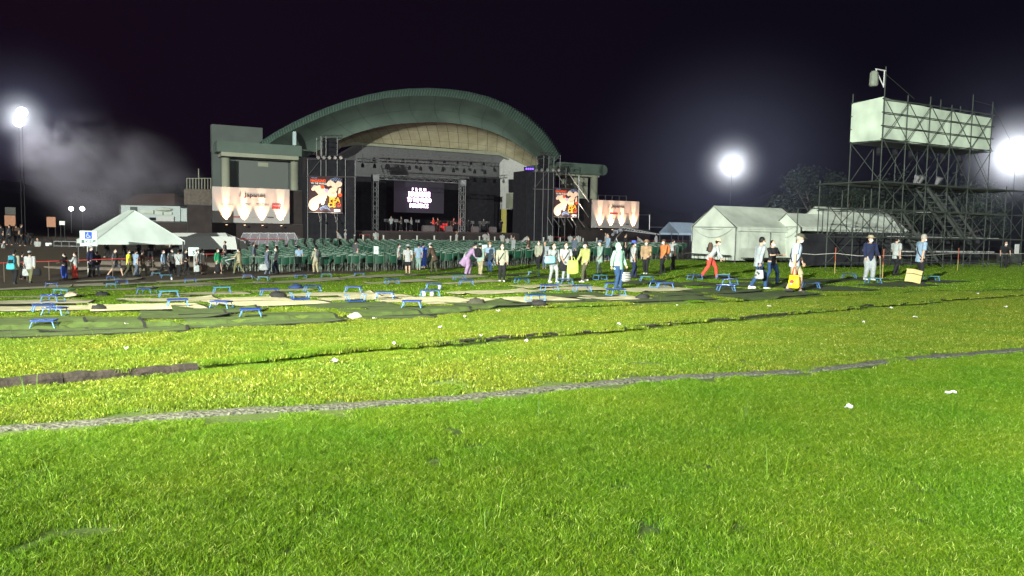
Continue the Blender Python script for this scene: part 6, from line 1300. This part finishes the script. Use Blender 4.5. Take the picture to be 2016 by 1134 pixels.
# ================================================================== SMOKE, HAZE AND ADDED LAMP GLARE
def volume(name, mb, density, color, label, aniso=0.0, noise=None):
    m_ = bpy.data.materials.new(name); m_.use_nodes = True; n = m_.node_tree; n.nodes.remove(n.nodes['Principled BSDF']); v = n.nodes.new('ShaderNodeVolumePrincipled'); v.inputs['Density'].default_value = density; v.inputs['Color'].default_value = (*color, 1); v.inputs['Anisotropy'].default_value = aniso
    n.links.new(v.outputs[0], n.nodes['Material Output'].inputs['Volume'])
    if noise:
        tcn = n.nodes.new('ShaderNodeTexCoord'); no = n.nodes.new('ShaderNodeTexNoise'); no.inputs['Scale'].default_value = noise; no.inputs['Detail'].default_value = 4; no.inputs['Distortion'].default_value = .6; n.links.new(tcn.outputs['Object'], no.inputs['Vector'])
        gr = n.nodes.new('ShaderNodeVectorMath'); gr.operation = 'LENGTH'; n.links.new(tcn.outputs['Object'], gr.inputs[0])
        fa = n.nodes.new('ShaderNodeMapRange'); fa.inputs[1].default_value = 1.0; fa.inputs[2].default_value = .2; fa.inputs[3].default_value = 0; fa.inputs[4].default_value = 1; fa.interpolation_type = 'SMOOTHERSTEP'; n.links.new(gr.outputs['Value'], fa.inputs[0])
        cr = n.nodes.new('ShaderNodeMapRange'); cr.inputs[1].default_value = .42; cr.inputs[2].default_value = .72; n.links.new(no.outputs['Fac'], cr.inputs[0])
        mu = n.nodes.new('ShaderNodeMath'); mu.operation = 'MULTIPLY'; n.links.new(fa.outputs[0], mu.inputs[0]); n.links.new(cr.outputs[0], mu.inputs[1]); m2_ = n.nodes.new('ShaderNodeMath'); m2_.operation = 'MULTIPLY'; m2_.inputs[1].default_value = density; n.links.new(mu.outputs[0], m2_.inputs[0]); n.links.new(m2_.outputs[0], v.inputs['Density'])
    o = mb.build(name, m_); tag(o, label, 'smoke' if noise else 'haze', kind='stuff'); return o
hz = MB(); hz.box((0, 205, 17), (560, 420, 46)); volume('haze', hz, .00006, (.75, .6, 1), 'thin night haze over the whole lawn', .2)
def smoke(a, b, ry, rz_, dens, ns, label, ext=.6):
    sb_ = MB(); sb_.ball((0, 0, 0), 1, 24, 16); so = volume('smoke', sb_, dens, (.95, .9, 1), label, .2, noise=ns); a0, b0 = T(*a), T(*b); d = b0 - a0
    so.matrix_basis = Matrix.Translation((a0 + b0) / 2) @ d.to_track_quat('X', 'Z').to_matrix().to_4x4() @ Matrix.Diagonal((d.length * ext, ry, rz_, 1))
smoke((50, 235, 82), (160, 365, 85), 4.6, 4.8, .33, 1.5, 'bright smoke plume drifting down from the left floodlights')
smoke((20, 290, 84), (400, 405, 96), 9, 8.5, .26, 1.8, 'wide thin smoke spreading right above the tent roofs')
for i, (px, py, D, r_, dn, lb) in enumerate(((1441, 332, 66, 16, .014, 'wide glowing mist round the floodlight above the large white tent'), (2000, 312, 52, 13, .008, 'wide glowing mist round the floodlight beside the scaffold'), (40, 232, 84, 13, .009, 'wide glowing mist round the two floodlights at left'),
    (1441, 325, 66, 3.6, .3, 'bright inner halo round the floodlight above the large white tent'), (2000, 306, 52, 4.2, .22, 'bright inner halo round the floodlight beside the scaffold'), (40, 230, 84, 3.8, .2, 'bright inner halo round the two floodlights at left'))):
    k = MB(); k.ball((0, 0, 0), 1, 24, 16); o = volume('glare', k, dn, (.62, .66, 1) if i < 3 else (.9, .92, 1), lb, .3, noise=0.9); q = T(px, py, D); o.matrix_basis = Matrix.Translation(q) @ Matrix.Diagonal((r_, r_, r_ * .85 if i < 3 else r_, 1)); o['kind'] = 'stuff'; o['category'] = 'glare'  # volume balls added round the lamps to imitate their glare
    for n_ in o.data.materials[0].node_tree.nodes:
        if n_.type == 'MAP_RANGE' and abs(n_.inputs[1].default_value - .42) < .01: n_.inputs[1].default_value = -.6; n_.inputs[2].default_value = .8
        if n_.type == 'MAP_RANGE' and abs(n_.inputs[2].default_value - .2) < .01: n_.inputs[2].default_value = 0
# sub-parts: hang each piece under the part it belongs to
def regroup(rootname, rules):
    for r in [o for o in C.objects if o.parent is None and o.name.split('.')[0] == rootname]:
        kids = list(r.children)
        for parent_kind, child_kinds in rules:
            ps = [k_ for k_ in kids if k_.name.split('.')[0] == parent_kind]
            for ck in child_kinds:
                cs = [k_ for k_ in kids if k_.name.split('.')[0] == ck]
                for n_, c_ in enumerate(cs):
                    if ps: c_.parent = ps[min(n_ * len(ps) // max(1, len(cs)), len(ps) - 1)]
regroup('stage_building', [('roof', ['roof_edge', 'standing_seams']), ('ceiling', ['panel_joints']), ('fascia', ['fascia_joints']), ('wing_wall', ['wall_panel', 'vent']), ('side_wall', ['dark_window', 'control_box'])])
regroup('sponsor_board', [('board', ['lettering', 'logo_mark', 'printed_mark']), ('uplight', ['uplight_glass'])])
regroup('poster', [('panel', ['lettering', 'peace_symbol', 'cream_shape', 'flower', 'leaf_frond'])])
regroup('led_screen', [('screen_panel', ['lettering'])])
regroup('person', [('body', ['hair', 'face_mask', 'eye'])])
regroup('sign_board', [('board', ['blue_square', 'lettering', 'wheelchair_symbol'])])
regroup('stage_truck', [('body', ['door_panel', 'side_panel', 'dark_window', 'folded_awning'])])
regroup('ground_mat', [('mat_sheet', ['border'])])
regroup('house', [('wall', ['window'])])
regroup('rope_fence', [('post', ['post_tip'])])
